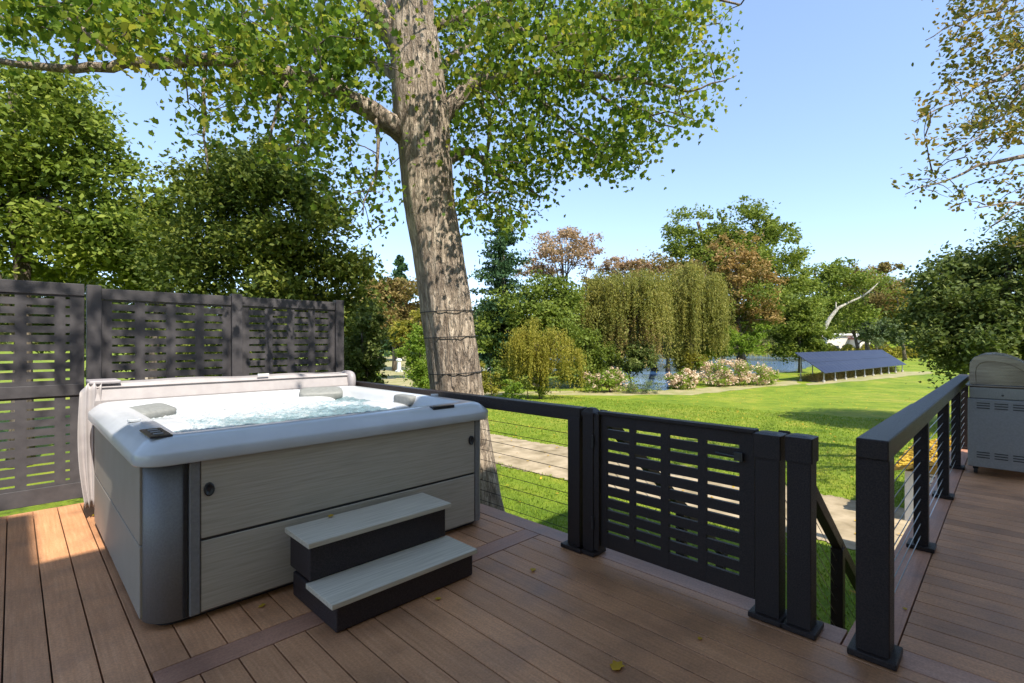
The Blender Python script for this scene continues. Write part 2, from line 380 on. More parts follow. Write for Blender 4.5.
sheet('bare_earth', [gpt(*p, bl+.008) for p in ((812,380),(850,377),(905,371.5),(932,371.5),(930,374),(880,378.5),(845,382),(825,384),(806,385))], bl, M['bare'], .12, 6)
sheet('bare_earth', [gpt(*p, bl) for p in ((790,349.5),(1100,349.5),(1100,354),(905,353.5),(840,352.3),(790,351.8))], bl, M['bare'], .05, 6)
sheet('bare_earth', [gpt(*p, bl) for p in ((340,356),(432,356),(432,362),(410,372),(420,400),(395,400),(380,372),(350,362))], bl, M['bare'], .05, 6)

# grass blades where lawn is close enough to show them
n = 230000
X = rng.uniform(3.2, 26, n); Y = rng.uniform(-1, 24, n)
dd = (X+Y)/R2; keep = (rng.uniform(0,1,n) < np.clip(9/dd, .12, 1)**1.3) & ~((X > 8.75) & (X < 11.55)) & ((X > 3.0) & ((Y > .7) | (X > 9)))
keep &= ~((X < 4.0) & (Y > 4) & (Y < 5.8)) & ~((X < 5.4) & (Y < 2.2)) & ~((X > 10.7) & (Y < 1.35))
X, Y = X[keep], Y[keep]; n = len(X); Z = gz(X, Y)
Cc = np.stack([X, Y, Z], 1); hh = rng.uniform(.03, .075, n); th = rng.uniform(0, 6.28, n); wd = rng.uniform(.004, .009, n)*(1+.06*(X+Y)/R2)
lean = rng.normal(size=(n,2))*.025
V = np.empty((n,3,3)); dx = np.stack([np.cos(th), np.sin(th), 0*th], 1)*wd[:,None]
V[:,0] = Cc-dx; V[:,1] = Cc+dx; V[:,2] = Cc+np.stack([lean[:,0], lean[:,1], hh], 1)
tag(np_mesh('grass', V.reshape(-1,3), 3, M['blade']), 'short mown green grass beyond the deck', 'grass', kind='stuff')
# fallen leaves over the lawn and path
n = 3200
X = rng.uniform(4, 48, n); Y = rng.uniform(-3, 34, n)
ok = ~((X > 10.7) & (X < 13.6) & (Y < 1.35)) & ~((X < 5.4) & (Y < 2.2)); X, Y = X[ok], Y[ok]
C_ = np.stack([X, Y, gz(X, Y)+.035], 1)
tag(np_mesh('leaf_litter', leaf_verts(C_, rng.uniform(.05, .095, len(X)), OVAL, 2.5), 6, M['yleaf']), 'small yellow fallen leaves scattered over lawn and path', 'leaf litter', kind='stuff')

# ------------------------------------------------------------------ deck
dk = empty('wooden_deck', (0,0,0), 'brown composite board deck with purplish border boards under the hot tub', 'deck')
b = MB(); P = .1475; gap = .006; x = -.032-P*28
YB0, YB1 = 2.42, 2.565
def bd(b, x0, x1, y0, y1):
    b.box(x0+gap/2, x1-gap/2, y0, y1, -.026, 0)
while x < 2.70:
    x1 = min(x+P, 2.705)
    if x+P*.5 < .42: bd(b, x, x1, -1.5, 5.70)
    else:
        bd(b, x, x1, -1.5, YB0-gap); bd(b, x, x1, YB1+gap, 5.70)
    x = x1
x = 2.863
while x < 8.95:
    bd(b, x, min(x+P, 8.95), -1.5, .365); x += P
b.build('deck_boards', M['deck'], dk, bev=.0025)
b = MB(); b.box(2.708, 2.86, .56, 5.70, -.026, .001); b.box(2.708, 2.86, -1.5, .365, -.026, .001); b.build('border_board', M['deck_border'], dk, bev=.0025)
b = MB(); b.box(.416, 2.702, YB0, YB1, -.026, .001); b.box(2.708, 8.95, .371, .553, -.026, .001); b.build('border_board', M['deck_border_x'], dk, bev=.0025)
b = MB(); b.box(-4, 2.84, 5.70, 5.715, -.24, -.003); b.box(2.84, 2.855, .55, 5.715, -.24, -.03); b.box(2.855, 8.95, .53, .545, -.24, -.03)
b.box(-4, 2.83, 5.66, 5.695, -.24, -.03)
b.build('fascia', M['deck_border_x'], dk)
b = MB(); b.box(-4.1, 2.83, -1.5, 5.68, -.22, -.05); b.box(2.83, 8.93, -1.5, .52, -.22, -.05); b.build('joists', M['timber_brown'], dk)
for px_, py_ in ((2.6,5.5),(2.6,3),(2.7,.3),(5.5,.4),(8.5,.4),(0,5.5),(-3,5.5),(8.5,-1.2)):
    b = MB(); b.box(px_-.07, px_+.07, py_-.07, py_+.07, G0-.3, -.225); b.build('support_post', M['timber_brown'], dk)

# ------------------------------------------------------------------ railings
RX, RY = 2.72, .43
def post(b, x, y, w, z0=0, z1=.93): b.box(x-w/2, x+w/2, y-w/2, y+w/2, z0, z1)
def railpost(par, x, y, w=.075, zt=.90, plate=True):
    b = MB(); post(b, x, y, w, .002, zt); o = b.build('post', M['black'], par, bev=.004)
    if plate:
        b = MB(); b.box(x-w*.5-.035, x+w*.5+.035, y-w*.5-.035, y+w*.5+.035, .003, .03); b.build('base_plate', M['black'], o, bev=.005)
    return o
# left-hand section, from hidden corner to gate
r1 = empty('cable_railing', (RX, 2.1, 0), 'black cable railing section between the gate and the slatted privacy fence', 'railing', 'cable railings round the deck')
railpost(r1, RX, 2.085, .1, .89); railpost(r1, RX, 3.9, .075, .89); railpost(r1, RX, 5.60, .075, .89)
b = MB(); b.box(RX-.045, RX+.045, 2.035, 5.66, .865, .955); b.build('top_rail', M['black'], r1, bev=.006)
for i in range(9):
    z = .10+i*.083
    MB().tube([(RX, 2.16, z), (RX, 5.6, z)], .0022, 5).build('cable', M['wire'], r1, True)
# right-hand section
r2 = empty('cable_railing', (RX, RY, 0), 'black cable railing running away along the right walkway towards the grill', 'railing', 'cable railings round the deck')
b = MB(); post(b, 2.725, RY, .124, .003, .885); o = b.build('post', M['black'], r2, bev=.005)
b = MB(); b.box(2.725-.09, 2.725+.09, RY-.09, RY+.09, .004, .034); b.build('base_plate', M['black'], o, bev=.006)
for x_ in (4.36, 5.92, 7.38, 8.80): railpost(r2, x_, RY, .078, .885)
b = MB(); b.box(2.725-.07, 4.395, RY-.06, RY+.06, .883, .972); b.build('top_rail', M['black'], r2, bev=.006)
b = MB(); b.box(4.399, 8.86, RY-.056, RY+.056, .880, .969); b.build('top_rail', M['black'], r2, bev=.006)
for i in range(9):
    z = .09+i*.083
    MB().tube([(2.8, RY, z), (8.78, RY, z)], .0028, 5).build('cable', M['cable'], r2, True)
r3 = empty('cable_railing', (8.8, RY, 0), 'short black railing end section behind the grill', 'railing', 'cable railings round the deck')
railpost(r3, 8.8, -1.3, .078, .885)
b = MB(); b.box(8.744, 8.856, -1.4, RY-.06, .88, .969); b.build('top_rail', M['black'], r3, bev=.006)
for i in range(9):
    z = .09+i*.083
    MB().tube([(8.8, -1.3, z), (8.8, RY-.04, z)], .0028, 5).build('cable', M['cable'], r3, True)

# gate ---------------------------------------------------------
gt = empty('deck_gate', (RX, 1.9, 0), 'black slotted metal gate closing the top of the deck stairs', 'gate')
ys = [(1.843,1.676),(1.637,1.463),(1.412,1.237),(1.190,1.012)]
gy1, gy0 = 1.885, .935; zb, ztp = .07, .925
rows = [.845-.0742*i for i in range(10)]
edges_y = [gy1]+[q for p in ys for q in p]+[gy0]
b = MB()
x0, x1 = RX-.016, RX+.006
# vertical members full height between slots
for i in range(0, len(edges_y), 2): b.box(x0, x1, edges_y[i+1], edges_y[i], zb, ztp)
for (ya, yb) in ys:
    z = ztp
    for zr in rows:
        b.box(x0+.001, x1-.001, yb, ya, zr+.0095, z); z = zr-.0105
    b.box(x0+.001, x1-.001, yb, ya, zb, z)
b.build('slotted_panel', M['black'], gt)
b = MB(); b.box(RX-.034, RX+.03, .928, 1.90, ztp+.001, ztp+.022); b.build('top_bar', M['black'], gt, bev=.004)
b = MB(); b.box(RX-.04, RX+.03, 1.886, 1.927, .04, .93); b.build('hinge_stile', M['black'], gt, bev=.004)
b = MB(); b.tube([(RX-.035, 1.13, .80), (RX-.035, 1.02, .795)], .006, 8); b.box(RX-.045, RX-.025, .985, 1.03, .775, .82); b.build('latch', M['plastic'], gt, bev=.002)
for z in (.22, .75):
    b = MB(); b.tube([(RX-.048, 1.928, z-.04), (RX-.048, 1.928, z+.04)], .009, 8); b.build('hinge', M['plastic'], gt)
def gatepost(x, y, wx, wy, zt, label, cap=True, dome=False, fin=True):
    e = empty('gate_post', (x, y, 0), label, 'post', 'posts beside the deck gate')
    b = MB(); b.box(x-wx/2, x+wx/2, y-wy/2, y+wy/2, .003, zt); o = b.build('shaft', M['black'], e, bev=.004)
    b = MB(); b.box(x-wx/2-.03, x+wx/2+.03, y-wy/2-.025, y+wy/2+.025, .004, .03); b.build('base_plate', M['black'], e, bev=.005)
    if cap:
        c = .008; z0 = zt-(.11 if fin else .015)
        b = MB(); b.loft([rrect(x-wx/2-c, x+wx/2+c, y-wy/2-c, y+wy/2+c, .008, z_) for z_ in (z0, zt+.008)] + [rrect(x-wx/2+.02, x+wx/2-.02, y-wy/2+.02, y+wy/2-.02, .008, zt+(.035 if dome else .016))]); b.build('cap', M['black'], e)
    return e
gatepost(RX, 1.972, .085, .085, .925, 'black gate hinge post with a shallow rounded cap next to the railing end', True, True, False)
gatepost(RX, .865, .10, .115, .925, 'black latch post directly at the free side of the slotted gate')
gatepost(RX, .722, .10, .105, .93, 'free standing black post between the gate latch post and the right rail corner')

# stairs --------------------------------------------------------
st = empty('staircase', (2.86, 1.4, G0), 'brown stairs going down from the gate to the lawn', 'stairs')
nst = 8
for i in range(nst):
    z = -.189*(i+1); x_ = 2.87+.247*i
    b = MB(); b.box(x_, x_+.262, .83, 2.06, z-.026, z); b.build('tread', M['deck'], st, bev=.003)
for y_ in (.80, 2.05):
    b = MB(); b.beam((2.9, y_+.02, -.30), (5.0, y_+.02, -.30-.765*2.1), .04, .24); b.build('stringer', M['timber_brown'], st)
for y_, lab in ((.865, 'sloping black stair handrail with cables, on the side nearer the walkway'), (2.03, 'sloping black stair handrail seen through the slots of the gate')):
    s = empty('stair_railing', (2.9, y_, 0), lab, 'handrail', 'stair railings below the gate')
    z_at = lambda x: .83-.77*(x-3.0)
    b = MB(); b.beam((2.92, y_, z_at(2.92)), (4.115, y_, z_at(4.115)), .06, .075); b.build('top_rail', M['black'], s, bev=.005)
    b = MB(); b.beam((4.12, y_, z_at(4.12)-.004), (5.05, y_, z_at(5.05)), .06, .075); b.build('top_rail', M['black'], s, bev=.005)
    for x_ in (4.12, 4.95):
        b = MB(); b.box(x_-.038, x_+.038, y_-.0375, y_+.0375, -.77*(x_-2.85)-.25 if x_ < 4.5 else G0-.1, z_at(x_)-.02); b.build('post', M['black'], s, bev=.004)
    for i in range(7):
        o_ = .13+i*.095
        MB().tube([(2.86, y_, z_at(2.86)-o_), (4.95, y_, z_at(4.95)-o_)], .0022, 5).build('cable', M['cable'], s, True)

# ------------------------------------------------------------------ privacy fence
def slat_panel(b, x0, x1, y, z0, z1, nb, bars=None, stile=.045, pitch=.0778, gapz=.020, bw=.075, t=.011, st_l=None, st_r=None):
    st_l = st_l or stile; st_r = st_r or stile
    b.box(x0, x0+st_l, y-t, y+t, z0, z1); b.box(x1-st_r, x1, y-t, y+t, z0, z1)
    xs = [x0+st_l]
    W = (x1-st_r-x0-st_l)
    cell = (W-nb*bw)/(nb+1); spans = []; x = x0+st_l
    if bars:
        for c_ in bars: spans.append((x, c_-bw/2)); b.box(c_-bw/2, c_+bw/2, y-t, y+t, z0, z1); x = c_+bw/2
        spans.append((x, x1-st_r))
    else:
        for i in range(nb+1):
            spans.append((x, x+cell))
            if i < nb: b.box(x+cell, x+cell+bw, y-t, y+t, z0, z1)
            x += cell+bw
    z = z1
    rows = []
    zz = z1-.014
    while zz-gapz > z0+.02: rows.append(zz); zz -= pitch
    for (a, c) in spans:
        z = z1
        for r_ in rows: b.box(a, c, y-t+.001, y+t-.001, r_, z); z = r_-gapz
        b.box(a, c, y-t+.001, y+t-.001, z0, z)
FY = 5.79
def fence_post(par, x, w=.1, z0=-.3, z1=1.90):
    b = MB(); b.box(x-w/2, x+w/2, FY-.05, FY+.05, z0, z1); b.build('post', M['graphite'], par, bev=.004)
fp = empty('privacy_fence', (1.6, FY, 0), 'tall dark grey slatted privacy fence behind the hot tub', 'fence', 'slatted privacy fence')
fence_post(fp, .510, .1); fence_post(fp, 1.665, .1); fence_post(fp, 2.80, .1)
for xa, xb, nb in ((.562, 1.613, 3), (1.717, 2.748, 3)):
    b = MB(); slat_panel(b, xa, xb, FY, .10, 1.775, nb, stile=.075); b.build('slatted_panel', M['graphite'], fp)
    for za, zb2 in ((1.778,1.875),(.02,.098)):
        b = MB(); b.box(xa, xb, FY-.028, FY+.028, za, zb2); b.build('rail', M['graphite'], fp, bev=.004)
fg = empty('fence_gate', (.44, FY, 0), 'dark grey slatted gate with a middle rail in the fence left of the tub', 'gate')
b = MB(); slat_panel(b, -.78, .445, FY, 1.03, 1.80, 4, bars=(-.43,-.19,.045,.286), st_l=.09, st_r=.095, bw=.07); b.build('slatted_panel', M['graphite'], fg)
b = MB(); slat_panel(b, -.78, .445, FY, .17, .93, 4, bars=(-.43,-.19,.045,.286), st_l=.09, st_r=.095, bw=.07); b.build('slatted_panel', M['graphite'], fg)
for za, zb2 in ((.931,1.029),(1.801,1.905),(.03,.169)):
    b = MB(); b.box(-.78, .445, FY-.026, FY+.026, za, zb2); b.build('rail', M['graphite'], fg, bev=.004)
f3 = empty('privacy_fence', (-1, FY, 0), 'slatted grey privacy fence run left of the fence gate', 'fence', 'slatted privacy fence')
fence_post(f3, -.85, .1)
b = MB(); slat_panel(b, -2.3, -.902, FY, .10, 1.775, 5, stile=.075); b.build('slatted_panel', M['graphite'], f3)
for za, zb2 in ((1.778,1.875),(.02,.098)):
    b = MB(); b.box(-2.3, -.902, FY-.028, FY+.028, za, zb2); b.build('rail', M['graphite'], f3, bev=.004)

# ------------------------------------------------------------------ hot tub
TX0, TX1, TY0, TY1 = .40, 2.655, 2.835, 5.07
tb = empty('hot_tub', (1.53, 3.95, 0), 'square grey hot tub full of bubbling water, white rim, cover folded open behind', 'hot tub')
def ring(ins, z, r0=.14): return rrect(TX0+ins, TX1-ins, TY0+ins, TY1-ins, max(r0-ins*.5, .04), z, 8)
b = MB(); b.loft([ring(.045, .035, .16), ring(.045, .80, .16)]); b.build('cabinet', M['corner'], tb, True)
for p in tb.children[0].data.polygons:
    if len(p.vertices) > 4: p.use_smooth = False
b = MB(); b.loft([ring(.09, .004), ring(.09, .05)]); b.build('plinth', M['plastic'], tb)
fy = TY0+.045
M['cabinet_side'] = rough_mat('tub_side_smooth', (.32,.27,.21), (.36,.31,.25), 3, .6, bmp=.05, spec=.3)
def side_panel(name, mat, x0, x1, z0, z1, axis='front'):
    b = MB()
    if axis == 'front': b.box(x0, x1, fy-.014, fy+.02, z0, z1)
    elif axis == 'left': b.box(TX0+.045-.01, TX0+.07, x0, x1, z0, z1)
    elif axis == 'right': b.box(TX1-.07, TX1-.035, x0, x1, z0, z1)
    else: b.box(x0, x1, TY1-.07, TY1-.035, z0, z1)
    return b.build(name, mat, tb, bev=.004)
side_panel('side_panel', M['cabinet'], .665, 2.465, .045, .398); up = side_panel('side_panel', M['cabinet'], .665, 2.465, .412, .818)
b = MB(); b.box(.67, 2.46, fy-.008, fy, .396, .414); b.build('panel_gap', M['plastic'], tb)
for a0, a1 in ((.615, .661), (2.469, 2.515)):
    b = MB(); b.box(a0, a1, fy-.02, fy+.02, .04, .82); b.build('corner_trim', M['trim'], tb, bev=.006)
b = MB(); b.box(.59, .611, fy-.010, fy+.02, .04, .82); b.build('corner_trim', M['plastic'], tb, bev=.004)
for ax in ('left', 'right'):
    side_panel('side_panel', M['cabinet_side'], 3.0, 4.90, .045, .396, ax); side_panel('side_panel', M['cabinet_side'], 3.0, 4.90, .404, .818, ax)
side_panel('side_panel', M['cabinet'], .62, 2.44, .045, .818, 'back')
for x_, z_ in ((.70, .655), (2.43, .66)):
    b = MB(); rr_ = [[(x_+math.cos(t*math.pi/8)*r*.8, fy-.014-dy, z_+math.sin(t*math.pi/8)*r*1.15) for t in range(16)][::-1] for r, dy in ((.03,0),(.03,.01),(.024,.013),(.017,.009),(.012,.006))]
    b.loft(rr_); b.build('badge', M['plastic'], tb)
# shell: domed rim, then the moulded basin
b = MB()
prof = [(.03,.802),(.004,.806),(.0,.812),(.0,.858),(.004,.868),(.045,.908),(.06,.920),(.085,.929),(.12,.933),(.185,.932),(.205,.920),(.225,.885),(.25,.835),(.30,.78),(.36,.68),(.40,.50),(.46,.46),(.8,.44)]
b.loft([ring(i, z) for i, z in prof], False, True); sh = b.build('shell', M['acrylic'], tb, True)
for p in sh.data.polygons:
    if len(p.vertices) > 4: p.use_smooth = False
# raised moulded backrests at the back and sides
def lump(name, mat, c, s, rz=0, tilt=0, par=tb, seg=2, e=.45):
    b = MB(); n, mm = 20, 12; vs = []; fs = []
    Rm = Matrix.Rotation(rz, 4, 'Z') @ Matrix.Rotation(tilt, 4, 'X')
    def sp(v, e): return math.copysign(abs(v)**e, v)
    for i in range(mm+1):
        ph = -math.pi/2+math.pi*i/mm
        for j in range(n):
            t = 2*math.pi*j/n
            v = Vector((s[0]*sp(math.cos(ph), e)*sp(math.cos(t), e), s[1]*sp(math.cos(ph), e)*sp(math.sin(t), e), s[2]*sp(math.sin(ph), e)))
            vs.append(Rm @ v + Vector(c))
    for i in range(mm):
        for j in range(n): fs.append((i*n+j, i*n+(j+1) % n, (i+1)*n+(j+1) % n, (i+1)*n+j))
    b.add(vs, fs); return b.build(name, mat, par, True)
for c, s, rz in (((1.05,4.72,.76),(.30,.16,.12),.0), ((1.95,4.72,.76),(.30,.16,.12),0), ((.74,4.0,.75),(.13,.36,.12),0), ((2.32,3.9,.75),(.12,.36,.12),0)):
    lump('backrest', M['acrylic'], c, s, rz, e=.6)
lump('pillow', M['pillow'], (.72,4.45,.888), (.17,.085,.035), math.radians(38), .3)
lump('pillow', M['pillow'], (2.12,4.74,.895), (.20,.085,.045), math.radians(-20), .35)
lump('pillow', M['pillow'], (2.43,3.75,.89), (.05,.14,.045), 0, 0)
b = MB(); b.box(.465, .56, 2.93, 3.21, .930, .942); o = b.build('control_panel', M['panelglass'], tb, bev=.004)
for i in range(3):
    b = MB(); b.box(.49, .53, 2.98+i*.07, 3.01+i*.07, .9421, .9445); b.build('button', M['trim'], o)
b = MB(); b.box(2.10, 2.29, 2.885, 2.935, .915, .937); b.build('grille', M['plastic'], tb, bev=.003)
for x_, y_ in ((.50, 3.62), (2.56, 3.5)):
    b = MB(); b.tube([(x_, y_, .934), (x_, y_, .95)], .032, 16); b.build('valve_knob', M['acrylic'], tb, bev=.003)
# water
nx = 150; x0, x1, y0, y1 = TX0+.2, TX1-.2, TY0+.2, TY1-.2
gx, gy = np.meshgrid(np.linspace(x0, x1, nx), np.linspace(y0, y1, nx)); z = np.full_like(gx, .838)
for c in range(46):
    cx, cy, A, wv = rng.uniform(x0, x1), rng.uniform(y0, y1), rng.uniform(.002, .006), rng.uniform(25, 80)
    r_ = np.hypot(gx-cx, gy-cy); z += A*np.sin(r_*wv)*np.exp(-r_*3.5)
z += rng.normal(size=z.shape)*.0012
foam = np.zeros_like(gx)-.10
for cx, cy, s, a in ((.9,4.3,.35,.42),(1.3,4.5,.4,.42),(1.8,4.5,.35,.38),(2.15,4.2,.22,.3),(.85,3.7,.28,.32),(1.1,3.3,.15,.12),(1.9,3.4,.18,.15),(1.5,3.9,.3,.22)):
    foam += a*np.exp(-((gx-cx)**2+(gy-cy)**2)/s**2)
z += np.clip(foam,0,.4)*.05*rng.uniform(0,1,z.shape)
vs = np.stack([gx.ravel(), gy.ravel(), z.ravel()], 1); fs = [(i*nx+j, i*nx+j+1, (i+1)*nx+j+1, (i+1)*nx+j) for i in range(nx-1) for j in range(nx-1)]
me = bpy.data.meshes.new('water'); me.from_pydata(vs.tolist(), [], fs); at_ = me.attributes.new('foam', 'FLOAT', 'POINT'); at_.data.foreach_set('value', foam.ravel().astype(np.float32))
wo = link('water', me, M['tubwater'], tb); smooth(wo)

# cover folded open behind
cv = empty('tub_cover', (1.53, 5.2, .9), 'mauve grey vinyl hot tub cover folded open and resting behind the tub', 'tub cover')
b = MB()
def cvring(x, dz=0): 
    return [(x, 5.115, .86), (x, 5.10, .93), (x, 5.125, 1.045+dz), (x, 5.15, 1.068+dz), (x, 5.30, 1.075+dz), (x, 5.335, 1.05+dz), (x, 5.35, .86)]
xs = np.linspace(.44, 2.62, 24)
b.loft([cvring(x, .006*math.sin(x*7)-.01*(x-.5)/2) for x in xs]); b.build('cover_slab', M['cover'], cv, bev=.006)
b = MB(); b.loft([[(x, 5.112, 1.028), (x, 5.104, 1.034), (x, 5.112, 1.041), (x, 5.135, 1.034)] for x in xs]); b.build('cover_seam', M['cover'], cv)
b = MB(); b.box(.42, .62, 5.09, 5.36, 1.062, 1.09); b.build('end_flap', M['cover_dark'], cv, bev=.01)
# hanging skirt at the left end: wavy sheet with thickness
def drape(name, mat, pts_top, pts_bot, nz, amp, thick, par):
    n = len(pts_top); b = MB(); V = []
    for side in (0, 1):
        for i in range(nz+1):
            t = i/nz
            for j in range(n):
                p = Vector(pts_top[j]).lerp(Vector(pts_bot[j]), t)
                wv = math.sin(j*1.35+t*1.2)*amp*(.3+t)
                V.append((p.x-.3*wv-.03*math.sin(t*3)*(1-j/n), p.y-wv+side*thick, p.z))
    f = []; m_ = n*(nz+1)
    for i in range(nz):
        for j in range(n-1):
            a = i*n+j; f.append((a, a+1, a+n+1, a+n)); f.append((m_+a, m_+a+n, m_+a+n+1, m_+a+1))
    for i in range(nz):
        a = i*n; f.append((a, a+n, m_+a+n, m_+a)); a = i*n+n-1; f.append((a, m_+a, m_+a+n, a+n))
    for j in range(n-1):
        a = j; f.append((a, m_+a, m_+a+1, a+1)); a = nz*n+j; f.append((a, a+1, m_+a+1, m_+a))
    b.add(V, f); return b.build(name, mat, par, True)
n_ = 14
top = [(.365+.13*j/(n_-1), 5.10+.02*math.sin(j*1.3), 1.0+.075*min(1, j/5)) for j in range(n_)]
bot = [(.41+.06*j/(n_-1), 5.12, .10) for j in range(n_)]
drape('hanging_skirt', M['cover'], [(x+.0, y, z) for x, y, z in top], bot, 16, .022, .012, cv)
b = MB(); b.box(1.66, 1.76, 5.098, 5.115, 1.068, 1.09); b.build('label_tag', M['white_trim'], cv)
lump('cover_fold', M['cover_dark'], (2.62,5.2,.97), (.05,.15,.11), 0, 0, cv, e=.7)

# ------------------------------------------------------------------ steps
stp = empty('tub_steps', (1.5, 2.5, 0), 'two-step black and grey stair standing in front of the hot tub', 'steps')
b = MB(); b.box(1.09, 1.945, 2.275, 2.80, .004, .137); b.build('lower_box', M['step_black'], stp, bev=.01)
b = MB(); b.box(1.055, 1.955, 2.245, 2.545, .139, .166); b.build('tread', M['tread'], stp, bev=.004)
b = MB(); b.box(1.075, 1.94, 2.535, 2.80, .168, .352); b.build('upper_box', M['step_black'], stp, bev=.008)
b = MB(); b.box(1.05, 1.955, 2.495, 2.81, .354, .382); b.build('tread', M['tread'], stp, bev=.004)

# ------------------------------------------------------------------ grill
gr = empty('barbecue_grill', (7.8, 0, 0), 'stainless steel gas grill with grey side panel on the walkway', 'grill')
gx0, gx1, gy0_, gy1_ = 7.16, 8.42, -.33, .325
b = MB(); b.box(gx0, gx1, gy0_, gy1_, .085, .80); o = b.build('cabinet', M['grillgrey'], gr, bev=.008)
for zz in (.185, .70):
    for k in range(5):
        for j in range(3):
            b = MB(); y_ = .255-k*.135; b.box(gx0-.004, gx0+.002, y_-.10, y_, zz+j*.026, zz+j*.026+.009); b.build('vent_slot', M['plastic'], o)
b = MB(); b.box(gx0+.015, gx1-.015, gy0_+.01, gy1_-.01, .802, .925); b.build('firebox', M['brushed'], gr, bev=.006)
b = MB(); b.tube([(gx0+.005, .06, .845), (gx0+.02, .06, .845)], .010, 12); b.build('bolt', M['plastic'], gr)
b = MB(); b.box(gx0-.012, gx1+.012, gy0_-.01, gy1_+.02, .927, .945); b.build('flange', M['chrome'], gr, bev=.004)
prof = [(.30,.948),(.305,1.10),(.30,1.17),(.27,1.225),(.21,1.255),(.13,1.262),(.04,1.245),(-.05,1.205),(-.13,1.15),(-.20,1.08),(-.255,1.0),(-.275,.948)]
b = MB(); b.loft([[(x, y*s+.015*(1-s), .948+(z-.948)*s) for y, z in prof][::-1] for x, s in ((gx0+.045,1),(gx1-.045,1))]); b.build('hood', M['chrome'], gr)
for xa in (gx0+.012, gx1-.047):
    b = MB(); n_ = len(prof)
    sm_ = [(y*.80+.02, .948+(z-.948)*.78) for y, z in prof]
    V = [(xx, y, z) for xx in (xa, xa+.036) for y, z in [(p[0]*1.03, .948+(p[1]-.948)*1.03) for p in prof]] + [(xx, y, z) for xx in (xa, xa+.036) for y, z in sm_]
    f = []
    for i in range(n_-1):
        f += [(i, i+1, n_+i+1, n_+i), (2*n_+i+1, 2*n_+i, 3*n_+i, 3*n_+i+1), (i+1, i, 2*n_+i, 2*n_+i+1), (n_+i, n_+i+1, 3*n_+i+1, 3*n_+i)]
    b.add(V, f); b.build('hood_end_trim', M['chrome'], gr, bev=.003)
b = MB(); b.tube([(gx0+.2, -.30, 1.06), (gx1-.2, -.30, 1.06)], .014, 12); b.box(gx0+.22, gx0+.24, -.30, -.21, 1.05, 1.07); b.box(gx1-.24, gx1-.22, -.30, -.21, 1.05, 1.07); b.build('hood_handle', M['chrome'], gr)
for k in range(5):
    b = MB(); x_ = gx0+.2+k*.215; b.tube([(x_, gy0_+.01, .865), (x_, gy0_-.04, .865)], .028, 16); b.build('knob', M['plastic'], gr)
b = MB(); b.box(gx0+.63, gx0+.634, gy0_-.004, gy0_+.01, .12, .78); b.build('door_seam', M['plastic'], gr)
for x_ in (gx0+.08, gx1-.08):
    for y_ in (gy0_+.06, gy1_-.06):
        b = MB(); b.tube([(x_, y_-.015, .04), (x_, y_+.015, .04)], .037, 14); b.box(x_-.02, x_+.02, y_-.022, y_+.022, .055, .087); b.build('caster', M['rubber'], gr)

# ------------------------------------------------------------------ leaf-strewn small shed below the walkway
sx0, sx1, sy0, sy1 = 10.9, 13.6, -2.0, 1.30
shd = empty('brick_shed', ((sx0+sx1)/2, (sy0+sy1)/2, G0), 'low white brick shed with yellow leaves on its roof below the right railing', 'shed')
b = MB(); b.box(sx0+.03, sx1-.03, sy0+.03, sy1-.03, G0-.1, -.83); b.build('wall', M['brick'], shd)
b = MB()
for x_ in (sx0, sx1-.15):
    for y_ in (sy0, sy1-.12): b.box(x_, x_+.15, y_, y_+.12, G0-.1, -.832)
b.build('corner_board', M['white_trim'], shd, bev=.004)
b = MB(); ym = (sy0+sy1)/2
for (ya, za), (yb, zb_) in (((sy1+.16, -.84), (ym, -.22)), ((sy0-.16, -.84), (ym, -.22))):
    v = [(sx0-.16, ya, za), (sx1+.16, ya, za), (sx1+.16, yb, zb_), (sx0-.16, yb, zb_)]
    b.add(v+[(x, y, z+.05) for x, y, z in v], [(0,1,2,3),(4,7,6,5),(0,4,5,1),(1,5,6,2),(2,6,7,3),(3,7,4,0)])
b.add([(sx0+.03, sy0, -.84), (sx0+.03, sy1, -.84), (sx0+.03, ym, -.23)], [(0,1,2)])
ro = b.build('roof', M['roofmoss'], shd)
n = 5200; X = rng.uniform(sx0-.15, sx1+.15, n); Y = rng.uniform(sy0-.15, sy1+.15, n); Z = -.79+.62*(1-np.abs(Y-ym)/(sy1+.16-ym))+.018
tag(np_mesh('roof_leaves', leaf_verts(np.stack([X,Y,Z],1), rng.uniform(.07,.13,n), OVAL, 2.0), 6, M['yleaf'], ro), 'golden yellow leaves covering the roof', kind='stuff')

# ------------------------------------------------------------------ house behind the camera (casts the deck's shade)
hs = empty('house', (3, -5, G0), 'pale sided two-storey house whose wall stands behind the deck', 'house')
b = MB(); b.box(-.85, 6.9, -8.98, -1.52, G0-.2, 6.05); b.box(-8, -.86, -9, -.84, G0-.2, 7.9); b.build('wall', M['siding'], hs)
b = MB()
e0, ez = -.80, 6.28
b.add([(-.83, e0, ez), (7.1, e0, ez), (7.1, -5.2, 8.9), (-.83, -5.2, 8.9), (-.83, e0, ez-.16), (7.1, e0, ez-.16), (7.1, -5.2, 8.6), (-.83, -5.2, 8.6), (7.1,-9.4,ez),(-.83,-9.4,ez),(7.1,-9.4,ez-.16),(-.83,-9.4,ez-.16)],
  [(0,1,2,3),(0,4,5,1),(4,7,6,5),(1,5,6,2),(0,3,7,4),(3,2,8,9),(7,11,10,6),(9,8,10,11),(2,6,10,8),(3,9,11,7)])
